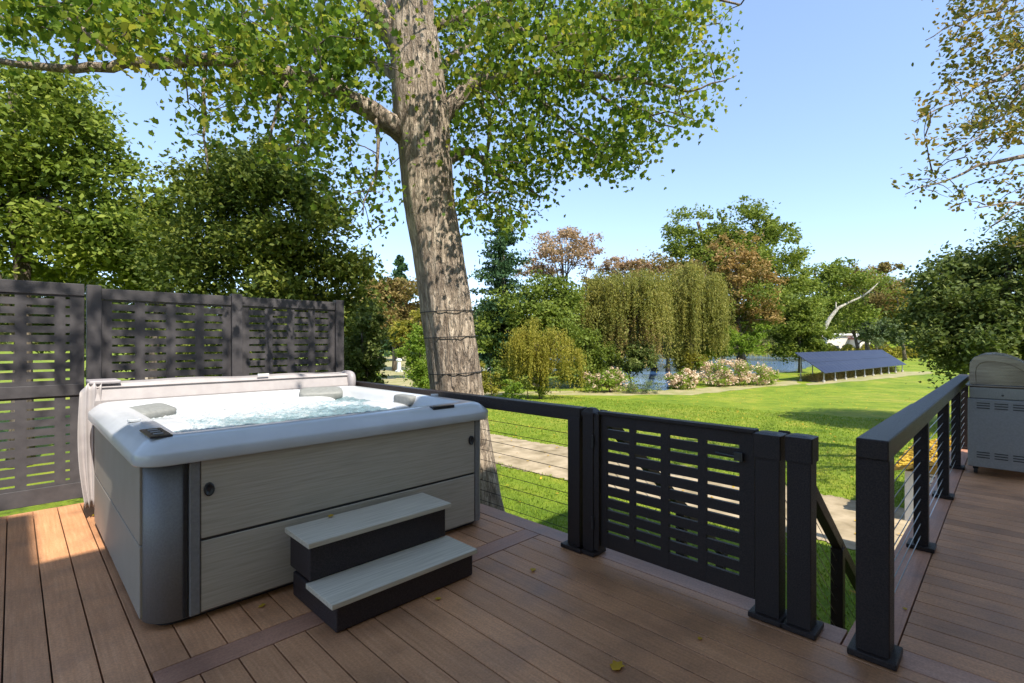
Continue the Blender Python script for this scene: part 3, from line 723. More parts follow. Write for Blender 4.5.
b.add([(-1.02, e0, 8.0), (-4.8, e0, 12.0), (-8.6, e0, 8.0), (-1.02, -9.4, 8.0), (-4.8, -9.4, 12.0), (-8.6, -9.4, 8.0),(-.80, e0, 6.3), (-8.6, e0, 6.3),(-.80,-9.4,6.3),(-8.6,-9.4,6.3)],
  [(0,3,4,1),(1,4,5,2),(0,1,2,7,6),(3,8,9,5,4),(0,6,8,3),(2,5,9,7),(6,7,9,8)])
b.build('roof', M['shingle'], hs)
for x_ in (.2, 3.2):
    b = MB(); b.box(x_, x_+1.9, -1.525, -1.50, .05, 2.15); o = b.build('glass_door', M['window'], hs)
    b = MB(); b.box(x_-.08, x_, -1.53, -1.47, .03, 2.25); b.box(x_+1.9, x_+1.98, -1.53, -1.47, .03, 2.25); b.box(x_-.08, x_+1.98, -1.53, -1.468, 2.152, 2.26); b.build('door_frame', M['white_trim'], o)

# ------------------------------------------------------------------ trees
def trunk_mesh(b, base, top, r, lean=(0,0), n=9, segs=7):
    base, top = Vector(base), Vector(top); pts = []; rad = []
    for i in range(segs+1):
        t = i/segs; p = base.lerp(top, t); p.x += math.sin(t*3)*lean[0]*.3+random.gauss(0,.02)*r*4*t; p.y += math.sin(t*2.5)*lean[1]*.3
        pts.append(p); rad.append(r*(1.35-.35*min(1, t*5))*(1-.62*t))
    b.tube(pts, rad, n)
    return pts
def crown_pts(blobs, n, clump=26, spread=.16, shell=.55, flat=.75, sub=True):
    """leaf centres: every blob carries boughs (small blobs), every bough carries leaf clumps, with gaps between"""
    B_ = np.array(blobs, float)
    if sub:
        out = []
        for q in B_:
            m_ = 22
            D = rng.normal(size=(m_,3)); D /= np.linalg.norm(D, axis=1)[:,None]
            rr = rng.uniform(.55, 1.0, m_)[:,None]*(1+rng.normal(size=(m_,1))*.10)
            C0 = q[:3]+D*rr*q[3:6]; r0 = q[3:6].mean()*rng.uniform(.20,.42,m_)
            for c_, r_ in zip(C0, r0): out.append((*c_, r_*1.15, r_*1.15, r_*.72))
        B_ = np.array(out)
    vol = (B_[:,3]*B_[:,4]*B_[:,5])**.75
    nc = max(8, n//clump); idx = rng.choice(len(B_), nc, p=vol/vol.sum())
    D = rng.normal(size=(nc,3)); D /= np.linalg.norm(D, axis=1)[:,None]; D[:,2] = np.where(rng.uniform(0,1,nc) < .65, np.abs(D[:,2]), D[:,2])
    rr = shell+(1-shell)*rng.uniform(0,1,nc)**.6; rr *= 1+rng.normal(size=nc)*.12
    C = B_[idx,:3]+D*rr[:,None]*B_[idx,3:6]
    ms = (B_[idx,3:6].mean(axis=1))*spread*(2.0 if sub else 1)*rng.uniform(.6,1.5,nc)
    P = np.repeat(C, clump, axis=0)+rng.normal(size=(nc*clump,3))*np.repeat(ms, clump)[:,None]*np.array([1,1,flat])
    return P, C
def tree(name, label, cat, d, px, base_y, blobs_px, mat, nleaf, lsize, tr=.25, group=None, bark='bark_far', shape=LEAF, clump=26, spread=.17, shell=.5, limbs=7, depth_k=1.0, trunk=True, second=None, basez=None, trunk_name='trunk', top_y=None):
    """blobs_px: (px, py, rx_px, ry_px[, dd]) ellipses of the crown as seen; each gets its own depth dd and thickness"""
    k = d/F0; bp = at(px, CY, d); bz = float(gz(bp.x, bp.y)) if basez is None else basez
    root = empty(name, (bp.x, bp.y, bz), label, cat, group)
    blobs = []
    for q in blobs_px:
        dd = q[4] if len(q) > 4 else random.uniform(-1,1)*q[2]*k*.35
        c = at(q[0], q[1], d+dd); kk = (d+dd)/F0
        blobs.append((c.x, c.y, c.z, q[2]*kk*depth_k, q[2]*kk*depth_k, q[3]*kk))
    P, C = crown_pts(blobs, int(nleaf*1.35), clump, spread, shell)
    keep = P[:,2] > bz+.05; P = P[keep]
    S = lsize*rng.uniform(.6, 1.35, len(P))
    np_mesh('crown', leaf_verts(P, S, shape), len(shape), F[mat], root)
    if second:
        P2, _ = crown_pts([blobs[i] for i in second[2]], second[1], clump, spread, .7)
        np_mesh('crown', leaf_verts(P2, lsize*rng.uniform(.6,1.3,len(P2)), shape), len(shape), F[second[0]], root)
    if trunk:
        b = MB(); zt = max(q[2] for q in blobs); tp = at(blobs_px[0][0], CY, d)
        top = Vector((tp.x, tp.y, zt)) if top_y is None else at(blobs_px[0][0], top_y, d)
        pts = trunk_mesh(b, (bp.x, bp.y, bz-.1), top, tr, (tr*2, tr))
        for i in range(limbs):
            c = C[rng.integers(len(C))]; s = pts[random.randint(2, 5)]
            e = Vector(c); mid = s.lerp(e, .5)+Vector((0,0,abs(e.z-s.z)*.12)); r_ = tr*.38
            b.tube([s, mid, e], [r_, r_*.6, r_*.15], 6)
        b.build(trunk_name, M[bark], root, True)
    return root

def weeping(name, label, d, px, base_y, dome, mat, nstrand, lsize, group, tr=.2, second=None, low=.15, basez=None):
    k = d/F0; bp = at(px, CY, d); bz = float(gz(bp.x, bp.y))
    root = empty(name, (bp.x, bp.y, bz), label, 'tree', group)
    P = []
    nbun = nstrand//16; Rm = max(q[2] for q in dome)*k
    for u_ in range(nbun):
        q = dome[int(rng.integers(len(dome)))]
        c = at(q[0], q[1], d+(q[4] if len(q) > 4 else 0))
        a = rng.uniform(0, 6.283); rr = math.sqrt(rng.uniform(.02, 1.12)); R_ = q[2]*k
        bx_, by_ = c.x+R_*rr*math.cos(a), c.y+R_*rr*math.sin(a)
        btop = c.z+q[3]*k*math.sqrt(max(0, 1.15-rr*rr))*rng.uniform(.55,1.12)
        bl = (btop-bz)*rng.uniform(.28, .8)
        br_ = rng.uniform(.10,.26)*Rm
        for s in range(16):
            o_ = rng.normal(size=2)*br_*.55; x, y = bx_+o_[0], by_+o_[1]
            zt = btop-np.hypot(*o_)*.5*rng.uniform(.2,1.2)
            ln = min(bl*rng.uniform(.5,1.15), zt-bz-low*rng.uniform(.5,4))
            if ln < .3: continue
            nn = max(5, int(ln/(lsize*.5)))
            t = rng.uniform(0,1,nn)**.8
            P.append(np.stack([x+o_[0]*t*.5+rng.normal(size=nn)*.3*lsize, y+o_[1]*t*.5+rng.normal(size=nn)*.3*lsize, zt-t*ln], 1))
    P = np.concatenate(P)
    if second is not None:
        q = at(second[1], second[2], d); dist = np.hypot(np.hypot(P[:,0]-q.x, P[:,1]-q.y), P[:,2]-q.z)+rng.normal(size=len(P))*.5
        msk = dist < second[3]*k
        np_mesh('crown', leaf_verts(P[msk], lsize*rng.uniform(.7,1.4,msk.sum()), NARROW*np.array([1,1.7]), droop=(1,.45)), 4, F[second[0]], root)
        P = P[~msk]
    np_mesh('crown', leaf_verts(P, lsize*rng.uniform(.7,1.4,len(P)), NARROW*np.array([1,1.7]), droop=(1,.45)), 4, F[mat], root)
    b = MB(); ct = at(dome[0][0], dome[0][1], d)
    pts = trunk_mesh(b, (bp.x, bp.y, bz-.1), ct, tr, (tr*3, tr))
    for i in range(9):
        q = dome[i % len(dome)]; c = at(q[0], q[1], d); a = random.uniform(0, 6.28); R_ = q[2]*k*.75
        e = Vector((c.x+R_*math.cos(a), c.y+R_*math.sin(a), c.z+q[3]*k*.4)); s = pts[random.randint(2,5)]
        b.tube([s, s.lerp(e,.6)+Vector((0,0,.12*(e-s).length)), e], [tr*.4, tr*.25, tr*.06], 6)
    b.build('trunk', M['bark_far'], root, True)
    return root
def conifer(name, label, d, px, top_y, w_px, mat='spruce', group=None, n=3800, lsize=None, basez=None, tiers=16):
    bp = at(px, CY, d); bz = float(gz(bp.x, bp.y)); top = at(px, top_y, d); hgt = top.z-bz; R_ = w_px*d/F0/2
    root = empty(name, (bp.x, bp.y, bz), label, 'tree', group); lsize = lsize or hgt*.045
    P = []
    nb = tiers*7
    for i in range(nb):
        t = .08+.90*(i/nb); z = bz+hgt*t; L_ = R_*(1-t)**.75*random.uniform(.6,1.2)+.08*R_; a = random.uniform(0, 6.28)
        m_ = max(6, int(n/nb*(1-t*.7)))
        s = rng.uniform(.1,1,m_)
        P.append(np.stack([bp.x+math.cos(a)*L_*s+rng.normal(size=m_)*L_*.20, bp.y+math.sin(a)*L_*s+rng.normal(size=m_)*L_*.20, z-.25*L_*s+.20*L_*s*s+rng.normal(size=m_)*hgt*.007], 1))
    P = np.concatenate(P)
    np_mesh('crown', leaf_verts(P, lsize*rng.uniform(.6,1.3,len(P)), NARROW*np.array([1,2.0]), up=.1), 4, F[mat], root)
    b = MB(); b.tube([(bp.x,bp.y,bz-.1),(bp.x,bp.y,top.z-.02*hgt)], [R_*.09+.05, .02], 8); b.build('trunk', M['bark_far'], root, True)
    return root
GB = 'trees beyond the lawn'
# behind the privacy fence
tree('broadleaf_tree', 'tall light green tree rising behind the fence gate at the far left', 'tree', 12.5, 20, 0,
     [(10,150,85,60),(60,205,80,50),(-30,90,80,60),(95,245,60,35),(30,250,90,38),(105,170,30,40),(-60,200,90,80),(60,120,50,40)], 'lightgreen', 30000, .15, .22, clump=30, spread=.22, group='trees behind the fence')
tree('broadleaf_tree', 'loose pale green tree between the far left tree and the dark dense one', 'tree', 14.5, 150, 0,
     [(150,250,45,40),(125,270,40,30),(175,215,22,30),(150,215,22,22)], 'lightgreen', 9000, .15, .14, group='trees behind the fence')
tree('broadleaf_tree', 'dense dark rounded tree with yellowing top behind the right end of the fence', 'tree', 11.5, 262, 0,
     [(262,225,75,62),(230,270,70,55),(300,260,58,60),(330,300,36,60),(270,175,45,32),(215,210,40,40),(310,205,38,34),(345,345,26,40),(250,330,100,45),(240,185,40,28)], 'darktop', 42000, .115, .22, clump=30, spread=.2, shell=.6, group='trees behind the fence')
tree('shrub', 'dark leafy shrub with pale leaf tips at the corner end of the fence', 'shrub', 9.0, 365, 0,
     [(362,340,20,38),(372,372,14,16),(352,372,22,24),(372,320,10,20)], 'dark', 7000, .07, .05, clump=20)
tree('shrub', 'broad dark hedge shrub seen through the fence slats', 'shrub', 18, 180, 0, [(120,335,60,45),(200,340,60,55),(290,345,60,55),(30,300,60,30),(-40,300,60,30)], 'dark', 26000, .2, .06, trunk=True)
# lawn strip to left of big trunk
tree('shrub', 'bright yellow-green shrub left of the big trunk', 'shrub', 27, 420, 0, [(420,360,20,24),(408,350,13,12),(428,384,15,10),(425,335,14,12)], 'bright', 6000, .15, .08, clump=20)
tree('broadleaf_tree', 'olive and brown mixed tree in the gap between fence and big trunk', 'tree', 62, 395, 0, [(390,308,24,26),(412,300,22,22),(372,300,18,24),(402,330,20,18),(385,285,14,8)], 'browngreen', 9000, .42, .3, group=GB)
tree('broadleaf_tree', 'yellow-green rounded tree low between fence and big trunk', 'tree', 48, 418, 0, [(418,328,18,16),(402,335,14,10),(430,318,12,18)], 'yellowgreen', 5000, .32, .2, group=GB)
conifer('conifer', 'dark pointed conifer on the skyline just left of the big trunk', 95, 400, 254, 46, group=GB, n=7000)
conifer('conifer', 'smallest dark conifer tip on the skyline beside the dense dark tree', 95, 367, 258, 30, group=GB)
conifer('conifer', 'low distant conifer between two taller ones left of the trunk', 120, 381, 272, 30, group=GB)
# right of the trunk
conifer('conifer', 'dark blue-green spruce immediately right of the big trunk', 40, 503, 214, 100, group=GB, n=30000, lsize=.30, tiers=22)
tree('broadleaf_tree', 'bushy mid green tree right of the spruce', 'tree', 38, 535, 0, [(535,305,38,26),(505,330,28,28),(560,300,24,20),(545,335,35,25),(498,355,20,20)], 'mid', 15000, .27, .25, group=GB)
tree('broadleaf_tree', 'reddish pink autumn tree with thin bare twigs above the weeping trees', 'tree', 46, 572, 0, [(560,250,30,16),(545,265,24,12),(580,240,16,14),(530,272,16,8),(583,258,14,16)], 'red', 5200, .24, .2, limbs=16, spread=.2, group=GB)
tree('broadleaf_tree', 'small reddish tree crown peeping above the brown willow', 'tree', 60, 617, 0, [(617,266,13,10),(634,268,12,8),(650,272,12,9)], 'red', 2600, .26, .15, group=GB)
tree('broadleaf_tree', 'olive brown tree mass rising behind both willows', 'tree', 62, 655, 0, [(625,285,34,20),(665,280,30,18),(690,276,24,16),(645,272,22,12),(600,285,24,18),(655,305,50,24)], 'browngreen', 14000, .33, .35, group=GB)
weeping('weeping_tree', 'small golden green weeping tree with a drooping mop crown', 31, 540, 0, [(540,345,30,28),(525,352,22,25),(557,355,22,25)], 'yellowgreen', 900, .13, 'weeping trees by the water', .10)
weeping('weeping_willow', 'large brown-green weeping willow left of the water gap', 42, 618, 0, [(618,300,40,32),(600,310,28,30),(640,300,30,30),(612,285,25,15),(650,290,20,22)], 'willow', 1500, .20, 'weeping trees by the water', .3, second=('browngreen', 628, 350, 34))
weeping('weeping_willow', 'taller olive weeping willow right of the water gap', 48, 690, 0, [(690,290,34,26),(672,300,24,24),(708,300,18,26),(688,278,28,14)], 'willow', 1400, .22, 'weeping trees by the water', .3)
tree('shrub', 'bright green undergrowth shrub below the brown willow', 'shrub', 40, 590, 0, [(585,352,20,22),(600,362,16,18),(575,340,16,16)], 'mid', 5000, .22, .1)
tree('broadleaf_tree', 'tallest green tree beyond the water with an open twiggy top', 'tree', 66, 745, 0,
     [(698,238,26,30),(685,262,24,26),(740,228,28,28),(730,262,34,30),(772,250,30,32),(790,300,22,28),(790,285,24,34),(745,275,44,34),(700,270,26,30),(780,235,18,12),(715,222,14,12),(760,222,16,10),(755,315,45,28),(705,320,30,26),(800,262,8,10)], 'mid', 34000, .40, .5, group=GB, spread=.16, limbs=14)
tree('broadleaf_tree', 'orange autumn tree standing in front of the tallest green tree', 'tree', 56, 742, 0,
     [(735,250,20,15),(742,275,26,14),(756,292,24,14),(762,318,20,14),(722,262,14,12),(735,325,18,14),(748,300,26,16),(765,270,10,10)], 'orange', 7000, .32, .25, group=GB, limbs=10, second=('mid', 3500, [3,5,6]))
tree('broadleaf_tree', 'round dense dark green tree beside the solar array', 'tree', 58, 800, 0, [(800,328,20,24),(792,345,18,16),(812,342,16,18),(800,312,14,12)], 'mid', 12000, .30, .2, group=GB)
tree('broadleaf_tree', 'shadowy dark tree under the willows beside the lake', 'tree', 60, 668, 0, [(668,330,26,24),(640,340,24,20),(700,340,24,18),(720,345,22,14)], 'dark', 9000, .34, .25, group=GB)
tree('broadleaf_tree', 'slim green tree low over the lake left of the hydrangea hedge top', 'tree', 54, 722, 0, [(722,335,14,14),(735,345,18,12),(755,342,14,14)], 'bright', 4500, .26, .12, group=GB)
tree('broadleaf_tree', 'green tree beyond the lake right of the tallest tree', 'tree', 92, 822, 0, [(815,280,28,20),(840,290,26,22),(805,305,24,24),(830,315,34,20),(838,268,16,8)], 'mid', 14000, .5, .4, group=GB)
tree('broadleaf_tree', 'yellowing tree with a flat topped crown behind the pale bare limb', 'tree', 105, 868, 0, [(862,280,20,12),(885,284,22,12),(870,300,26,16),(850,273,12,8),(895,300,20,18),(888,268,12,6)], 'browngreen', 11000, .5, .4, group=GB)
tree('broadleaf_tree', 'dark green tree below the yellowing crowns near the white barn', 'tree', 112, 860, 0, [(850,315,22,18),(872,318,22,18),(892,312,20,20),(910,320,20,20)], 'mid', 11000, .5, .4, group=GB)
tree('broadleaf_tree', 'yellow-orange low tree against the dark crown at right', 'tree', 98, 905, 0, [(898,318,16,12),(912,325,14,14),(905,300,12,12)], 'yellowgreen', 5000, .45, .3, group=GB)
tree('shrub', 'rounded grey-green shrub beside the white barn', 'shrub', 92, 880, 0, [(872,335,12,11),(888,332,13,12),(880,326,12,9),(898,338,10,8)], 'greygreen', 8000, .38, .2, clump=20)
tree('shrub', 'dark green undergrowth mound between the willow trunks left of the water gap', 'shrub', 41, 632, 0, [(625,362,18,16),(642,358,14,16),(612,368,12,10)], 'dark', 6000, .22, .08)
tree('shrub', 'green undergrowth mound between right willow and hydrangea row', 'shrub', 50, 700, 0, [(698,352,18,14),(715,350,12,12),(684,356,10,10)], 'mid', 5000, .24, .08)
tree('shrub', 'leafy mid green shrub mass hiding the lake between golden tree and brown willow', 'shrub', 39, 585, 0, [(575,372,16,14),(592,368,16,16),(560,368,12,12)], 'mid', 5000, .2, .06)
tree('shrub', 'yellowish shrub mass at the waterline under the taller willow', 'shrub', 47, 684, 0, [(680,364,13,11),(694,362,12,10)], 'yellowgreen', 3200, .2, .06)
# pale bare branching tree
bt = empty('bare_tree', at(821,355,86), 'pale bare-limbed tree leaning over the far shore', 'tree')
bt.location.z = G1
b = MB(); g_ = lambda px, py, dd=0: at(px, py, 86+dd)
b.tube([Vector((g_(821,350).x, g_(821,350).y, G1-.1)), g_(822,333), g_(830,318), g_(838,308), g_(846,304)], [.45,.40,.34,.26,.12], 8)
b.tube([g_(822,333), g_(812,325), g_(806,312)], [.28,.2,.06], 7); b.tube([g_(836,310), g_(836,302)], [.2,.06], 7)
b.tube([g_(862,297), g_(872,289), g_(878,283)], [.16,.14,.05], 6); b.tube([g_(838,308), g_(852,301,1), g_(864,296)], [.26,.18,.15], 7)
b.build('trunk', M['bark_white'], bt, True)
P, _ = crown_pts([(*g_(830,322,3),3.,3.,2.4),(*g_(812,318,3),2.6,2.6,2.6),(*g_(876,285,2),3,3,1.6)], 1600, 20, .25); np_mesh('crown', leaf_verts(P, .4*rng.uniform(.6,1.3,len(P)), LEAF), 4, F['mid'], bt)
# right dense maple on the lawn
tree('broadleaf_tree', 'big dense dark green tree behind the grill and right railing', 'tree', 17.6, 1010, 0,
     [(1010,300,75,46,0),(960,335,50,36,-.5),(960,290,42,30,.5),(1060,290,90,60,0),(945,320,36,24,.3),(1000,265,45,24,.4),(985,352,48,32,-1),(1050,350,80,46,-.5),(950,350,24,24,-.3)], 'dark', 46000, .16, .22, clump=30, spread=.17, shell=.6, group='trees on the lawn')

# shrubs & hydrangeas
def hydrangea(label, d, px, blobs, nl, nf):
    k = d/F0; bp = at(px, CY, d); bz = float(gz(bp.x, bp.y)); root = empty('hydrangea_bush', (bp.x, bp.y, bz), label, 'bush', 'hydrangea bushes along the water')
    B_ = [(*at(q[0], q[1], d+(q[4] if len(q) > 4 else 0)), q[2]*k, q[2]*k, q[3]*k) for q in blobs]
    P, _ = crown_pts(B_, nl, 18, .2, .6); P = P[P[:,2] > bz]; np_mesh('foliage', leaf_verts(P, .17*rng.uniform(.6,1.3,len(P)), LEAF), 4, F['bright'], root)
    P, _ = crown_pts(B_, nf*14, 14, .0001, .97); 
    P = np.repeat(P[::14], 14, axis=0)+rng.normal(size=(len(P[::14])*14,3))*.085; P = P[P[:,2] > bz+.15]
    o = np_mesh('flower_heads', leaf_verts(P, .15*rng.uniform(.7,1.3,len(P)), OVAL), 6, F['flower'], root); tag(o, 'dried pinkish cream flower heads', kind='stuff')
    b = MB()
    for i in range(7): a = random.uniform(0,6.28); b.tube([(bp.x, bp.y, bz-.05), (bp.x+.5*math.cos(a), bp.y+.5*math.sin(a), bz+1.0)], [.03,.015], 5)
    b.build('stems', M['bark_far'], root)
hydrangea('hydrangea bush, half plain green half in flower, left of the water gap', 36, 610, [(598,384,14,10),(618,383,15,11),(612,378,10,8)], 2600, 100)
hydrangea('round hydrangea bush thick with dried blooms just right of the water gap', 38.5, 680, [(680,383,13,13),(688,378,9,9)], 1800, 190)
hydrangea('long mounded row of hydrangeas with dried pink blooms left of the solar array', 41, 732, [(712,377,18,14),(732,375,19,14,.5),(752,376,18,13,1),(766,376,11,11,1.5)], 4200, 560)
tree('shrub', 'wispy grey-green shrub between the two hydrangea bushes', 'shrub', 35, 648, 0, [(642,388,13,10),(655,386,9,9),(630,390,9,7)], 'greygreen', 2600, .13, .03, clump=16, shape=NARROW)
tree('shrub', 'small bright green plant beneath the golden weeping tree', 'shrub', 27, 512, 0, [(512,388,9,8),(505,394,7,5),(520,394,6,5)], 'bright', 1500, .11, .02, clump=14)
tree('shrub', 'dark low bush beside the golden weeping tree trunk', 'shrub', 31, 528, 0, [(526,380,13,12),(500,376,12,12),(540,388,10,8)], 'mid', 3200, .13, .03, clump=16)
tree('shrub', 'tufted dry shrub close behind the big trunk', 'shrub', 30, 492, 0, [(490,385,14,12),(480,378,12,10),(474,370,10,12)], 'yellowgreen', 2800, .13, .03, clump=16)

# far treeline and wooded hill
v = []; f = []; nh, mh = 90, 14
for j in range(mh+1):
    for i in range(nh+1):
        px = -500+2100*i/nh; d = 190+150*j/mh
        hgt = 20*math.exp(-((px-900)/75)**2)+6*math.exp(-((px-420)/300)**2)+5+2*math.sin(px*.02)+1.2*math.sin(px*.055)
        p = at(px, CY, d); t = j/mh; v.append((p.x, p.y, G1-.3+hgt*math.sin(min(1, t*1.4)*math.pi/2)**1.0 if j else G1-.3))
for j in range(mh):
    for i in range(nh): a = j*(nh+1)+i; f.append((a, a+1, a+nh+2, a+nh+1))
me = bpy.data.meshes.new('hill'); me.from_pydata(v, [], f); o = link('hill', me, M['lawn']); smooth(o); o['kind'] = 'structure'
HV = np.array(v).reshape(mh+1, nh+1, 3)
n = 3600; ii = rng.integers(0, nh, n); jj = rng.integers(0, mh, n); base = HV[jj, ii]+(HV[jj, ii+1]-HV[jj, ii])*rng.uniform(0,1,n)[:,None]
Rb = rng.uniform(3.0, 6.0, n); D = rng.normal(size=(n,46,3)); D /= np.linalg.norm(D, axis=2)[:,:,None]
P = base[:,None,:]+np.array([0,0,1])*(Rb*1.3)[:,None,None]+D*Rb[:,None,None]*np.array([1,1,1.25])*rng.uniform(.7,1.05,(n,46,1))
P = P.reshape(-1,3)
tag(np_mesh('far_wood', leaf_verts(P, 1.9*rng.uniform(.6,1.3,len(P)), LEAF), 4, F['farwood']), 'distant mixed woodland covering the far shore and hill', 'woodland', kind='stuff')
# reeds on the far shore
n = 9000; px = rng.uniform(560, 1000, n); d = rng.uniform(118, 160, n); a = (px-CX)/F0
P = np.stack([d/R2*(1+a), d/R2*(1-a), G1+rng.uniform(.1,1.3,n)], 1)
tag(np_mesh('shore_reeds', leaf_verts(P, rng.uniform(.5,1.3,n), NARROW, droop=(1,.3)), 4, F['yellowgreen']), 'yellow-green reeds along the far bank near the barn', 'reeds', kind='stuff')

n = 9000; px = rng.uniform(795, 985, n); d = rng.uniform(108, 121, n); a = (px-CX)/F0
P = np.stack([d/R2*(1+a), d/R2*(1-a), G1+rng.uniform(.1,3.1,n)*(.8+.2*np.sin(px*.35))], 1)
tag(np_mesh('shore_reeds', leaf_verts(P, rng.uniform(.5,1.1,n), NARROW*np.array([1,1.6]), droop=(1,.4)), 4, F['yellowgreen']), 'tall yellow-green reeds between solar array and white barn', 'reeds', kind='stuff')
# ------------------------------------------------------------------ far buildings
def bldg(name, label, d, px0, px1, yt, yb, depth, roofmat, flat=True):
    p0, p1 = at(px0, CY, d), at(px1, CY, d); c = (p0+p1)/2; wid = (p1-p0).length; zt = H-(yt-CY)*d/F0
    e = empty(name, (c.x, c.y, G1), label, 'building', None, -math.pi/4)
    u = Vector((1,-1,0)).normalized(); fwd = Vector((1,1,0)).normalized()
    def bx(b, u0, u1, f0, f1, z0, z1):
        v = [c+u*x+fwd*y for x, y in ((u0,f0),(u1,f0),(u1,f1),(u0,f1))]; V = [(q.x,q.y,z0) for q in v]+[(q.x,q.y,z1) for q in v]
        b.add(V, [(0,3,2,1),(4,5,6,7),(0,1,5,4),(1,2,6,5),(2,3,7,6),(3,0,4,7)])
    return e, bx, wid, zt
e, bx, wd_, zt = bldg('barn', 'long low white flat-roofed barn beyond the lake', 128, 827, 868, 333.5, 344, 8, None)
b = MB(); bx(b, -wd_/2, wd_/2, 0, 7, G1-.2, zt-.5); b.build('wall', M['siding'], e)
b = MB(); bx(b, -wd_/2-.4, wd_/2+.4, -.5, 7.4, zt-.49, zt); b.build('roof', M['white_trim'], e)
for u_ in (-3.2, -1.4, .5):
    b = MB(); bx(b, u_, u_+1, -.03, .05, G1+1.6, G1+2.6); b.build('window', M['window'], e)
b = MB(); bx(b, 1.0, 2.4, -.8, -.06, G1-.2, zt-.55); b.build('porch', M['white_trim'], e)
e, bx, wd_, zt = bldg('cottage', 'small red-roofed outbuilding at the right end of the white barn', 124, 860, 870, 337, 344, 5, None)
b = MB(); bx(b, -wd_/2, wd_/2, 0, 4, G1-.2, zt-.6); b.build('wall', M['siding'], e)
b = MB(); bx(b, -wd_/2-.3, wd_/2+.3, -.4, 4.4, zt-.59, zt-.2); b.build('roof', M['redroof'], e)
b = MB(); bx(b, -.5, .5, -.03, .05, G1-.1, G1+1.2); b.build('door', M['window'], e)
# parked white car behind trunk
cp = at(484, CY, 58); gzz = float(gz(cp.x, cp.y)); ce = empty('parked_car', (cp.x, cp.y, gzz), 'white parked car half hidden behind the big trunk', 'car')
u = Vector((1,-1,0)).normalized(); fw = Vector((1,1,0)).normalized()
def cring(t, w_, z0, z1): return [cp+u*t+fw*s*w_+Vector((0,0,gzz-cp.z+z)) for s, z in ((-1,z0),(1,z0),(1,z1),(-1,z1))]
b = MB(); b.loft([cring(t, w_, .28, z) for t, w_, z in ((-2.2,.70,.60),(-2.1,.82,.78),(-.9,.88,.92),(1.6,.88,.95),(2.15,.82,.88),(2.25,.7,.6))]); b.build('body', M['carpaint'], ce, bev=.05)
b = MB(); b.loft([[q+Vector((0,0,0)) for q in (cp+u*t0+fw*(-w_)+Vector((0,0,gzz-cp.z+z)), cp+u*t0+fw*w_+Vector((0,0,gzz-cp.z+z)), cp+u*t1+fw*w_+Vector((0,0,gzz-cp.z+z)), cp+u*t1+fw*(-w_)+Vector((0,0,gzz-cp.z+z)))] for t0, t1, w_, z in ((-1.1,1.9,.82,.93),(-.4,1.3,.68,1.38))]); b.build('cabin', M['window'], ce, bev=.03)
b = MB(); b.loft([[cp+u*t+fw*s+Vector((0,0,gzz-cp.z+z)) for t, s in ((-.42,-.69),(-.42,.69),(1.32,.69),(1.32,-.69))] for z in (1.382, 1.43)]); b.build('roof', M['carpaint'], ce, bev=.02)
for t in (-1.45, 1.4):
    for s in (-.8, .8):
        q = cp+u*t+fw*s+Vector((0,0,gzz-cp.z+.32)); b = MB(); b.tube([q-fw*.1, q+fw*.1], .32, 16); b.build('wheel', M['rubber'], ce)
# ornamental marker and low kerb far left lawn
q = at(399, CY, 60); z0 = float(gz(q.x, q.y))
b = MB(); b.loft([rrect(q.x-r, q.x+r, q.y-r, q.y+r, r*.3, z0+z) for r, z in ((.35,0),(.35,.15),(.2,.25),(.16,1.2),(.28,1.35),(.28,1.5),(.1,1.62))])
tag(b.build('stone_pillar', M['white_trim'], None), 'small pale stone pillar at the end of the side lawn', 'pillar')

# ------------------------------------------------------------------ solar array
A0 = Vector((50.4, 11.55, 0)); A1 = Vector((76.3, 8.9, 0)); dirv = (A1-A0).normalized(); nrm = Vector((-dirv.y, dirv.x, 0)) # towards +Y
LEN = (A1-A0).length; lowz, hiz, dep = -1.42, .36, 2.5
sa = empty('solar_array', (A0.x, A0.y, G1), 'long tilted ground-mounted solar array with dark blue panels on the lawn', 'solar panel', None, math.atan2(dirv.y, dirv.x))
def sp_(t, s, off=0):
    p = A0+dirv*t+nrm*(s*dep); p.z = lowz+(hiz-lowz)*s+off; return p
rows_, cols_ = 2, 25
for r_ in range(rows_):
    b = MB()
    for c_ in range(cols_):
        t0, t1 = c_*LEN/cols_+.015, (c_+1)*LEN/cols_-.015; s0, s1 = r_/rows_+.006, (r_+1)/rows_-.006
        q = [sp_(t0,s0), sp_(t1,s0), sp_(t1,s1), sp_(t0,s1)]; b.add([x_ for x_ in q]+[x_+Vector((0,0,.04)) for x_ in q], [(3,2,1,0),(4,5,6,7),(0,1,5,4),(1,2,6,5),(2,3,7,6),(3,0,4,7)])
    b.build('panel_row', M['solar'], sa)
b = MB()
for s in (.12, .88): b.beam(sp_(0,s,-.07), sp_(LEN,s,-.07), .07, .09)
b.build('purlin', M['steel_leg'], sa)
for i in range(10):
    t = .6+i*(LEN-1.2)/9
    for s in (.12, .88):
        p = sp_(t, s, -.1); b = MB(); b.tube([(p.x,p.y,G1-.1), (p.x,p.y,p.z)], .05, 8); o = b.build('leg', M['steel_leg'], sa)
        b = MB(); b.tube([(p.x,p.y,G1-.1), (p.x,p.y,G1+.2)], .12, 10); b.build('footing', M['concrete'], o)
    b = MB(); b.beam(sp_(t,.1,-.14), sp_(t,.9,-.14), .05, .07); b.build('rafter', M['steel_leg'], sa)

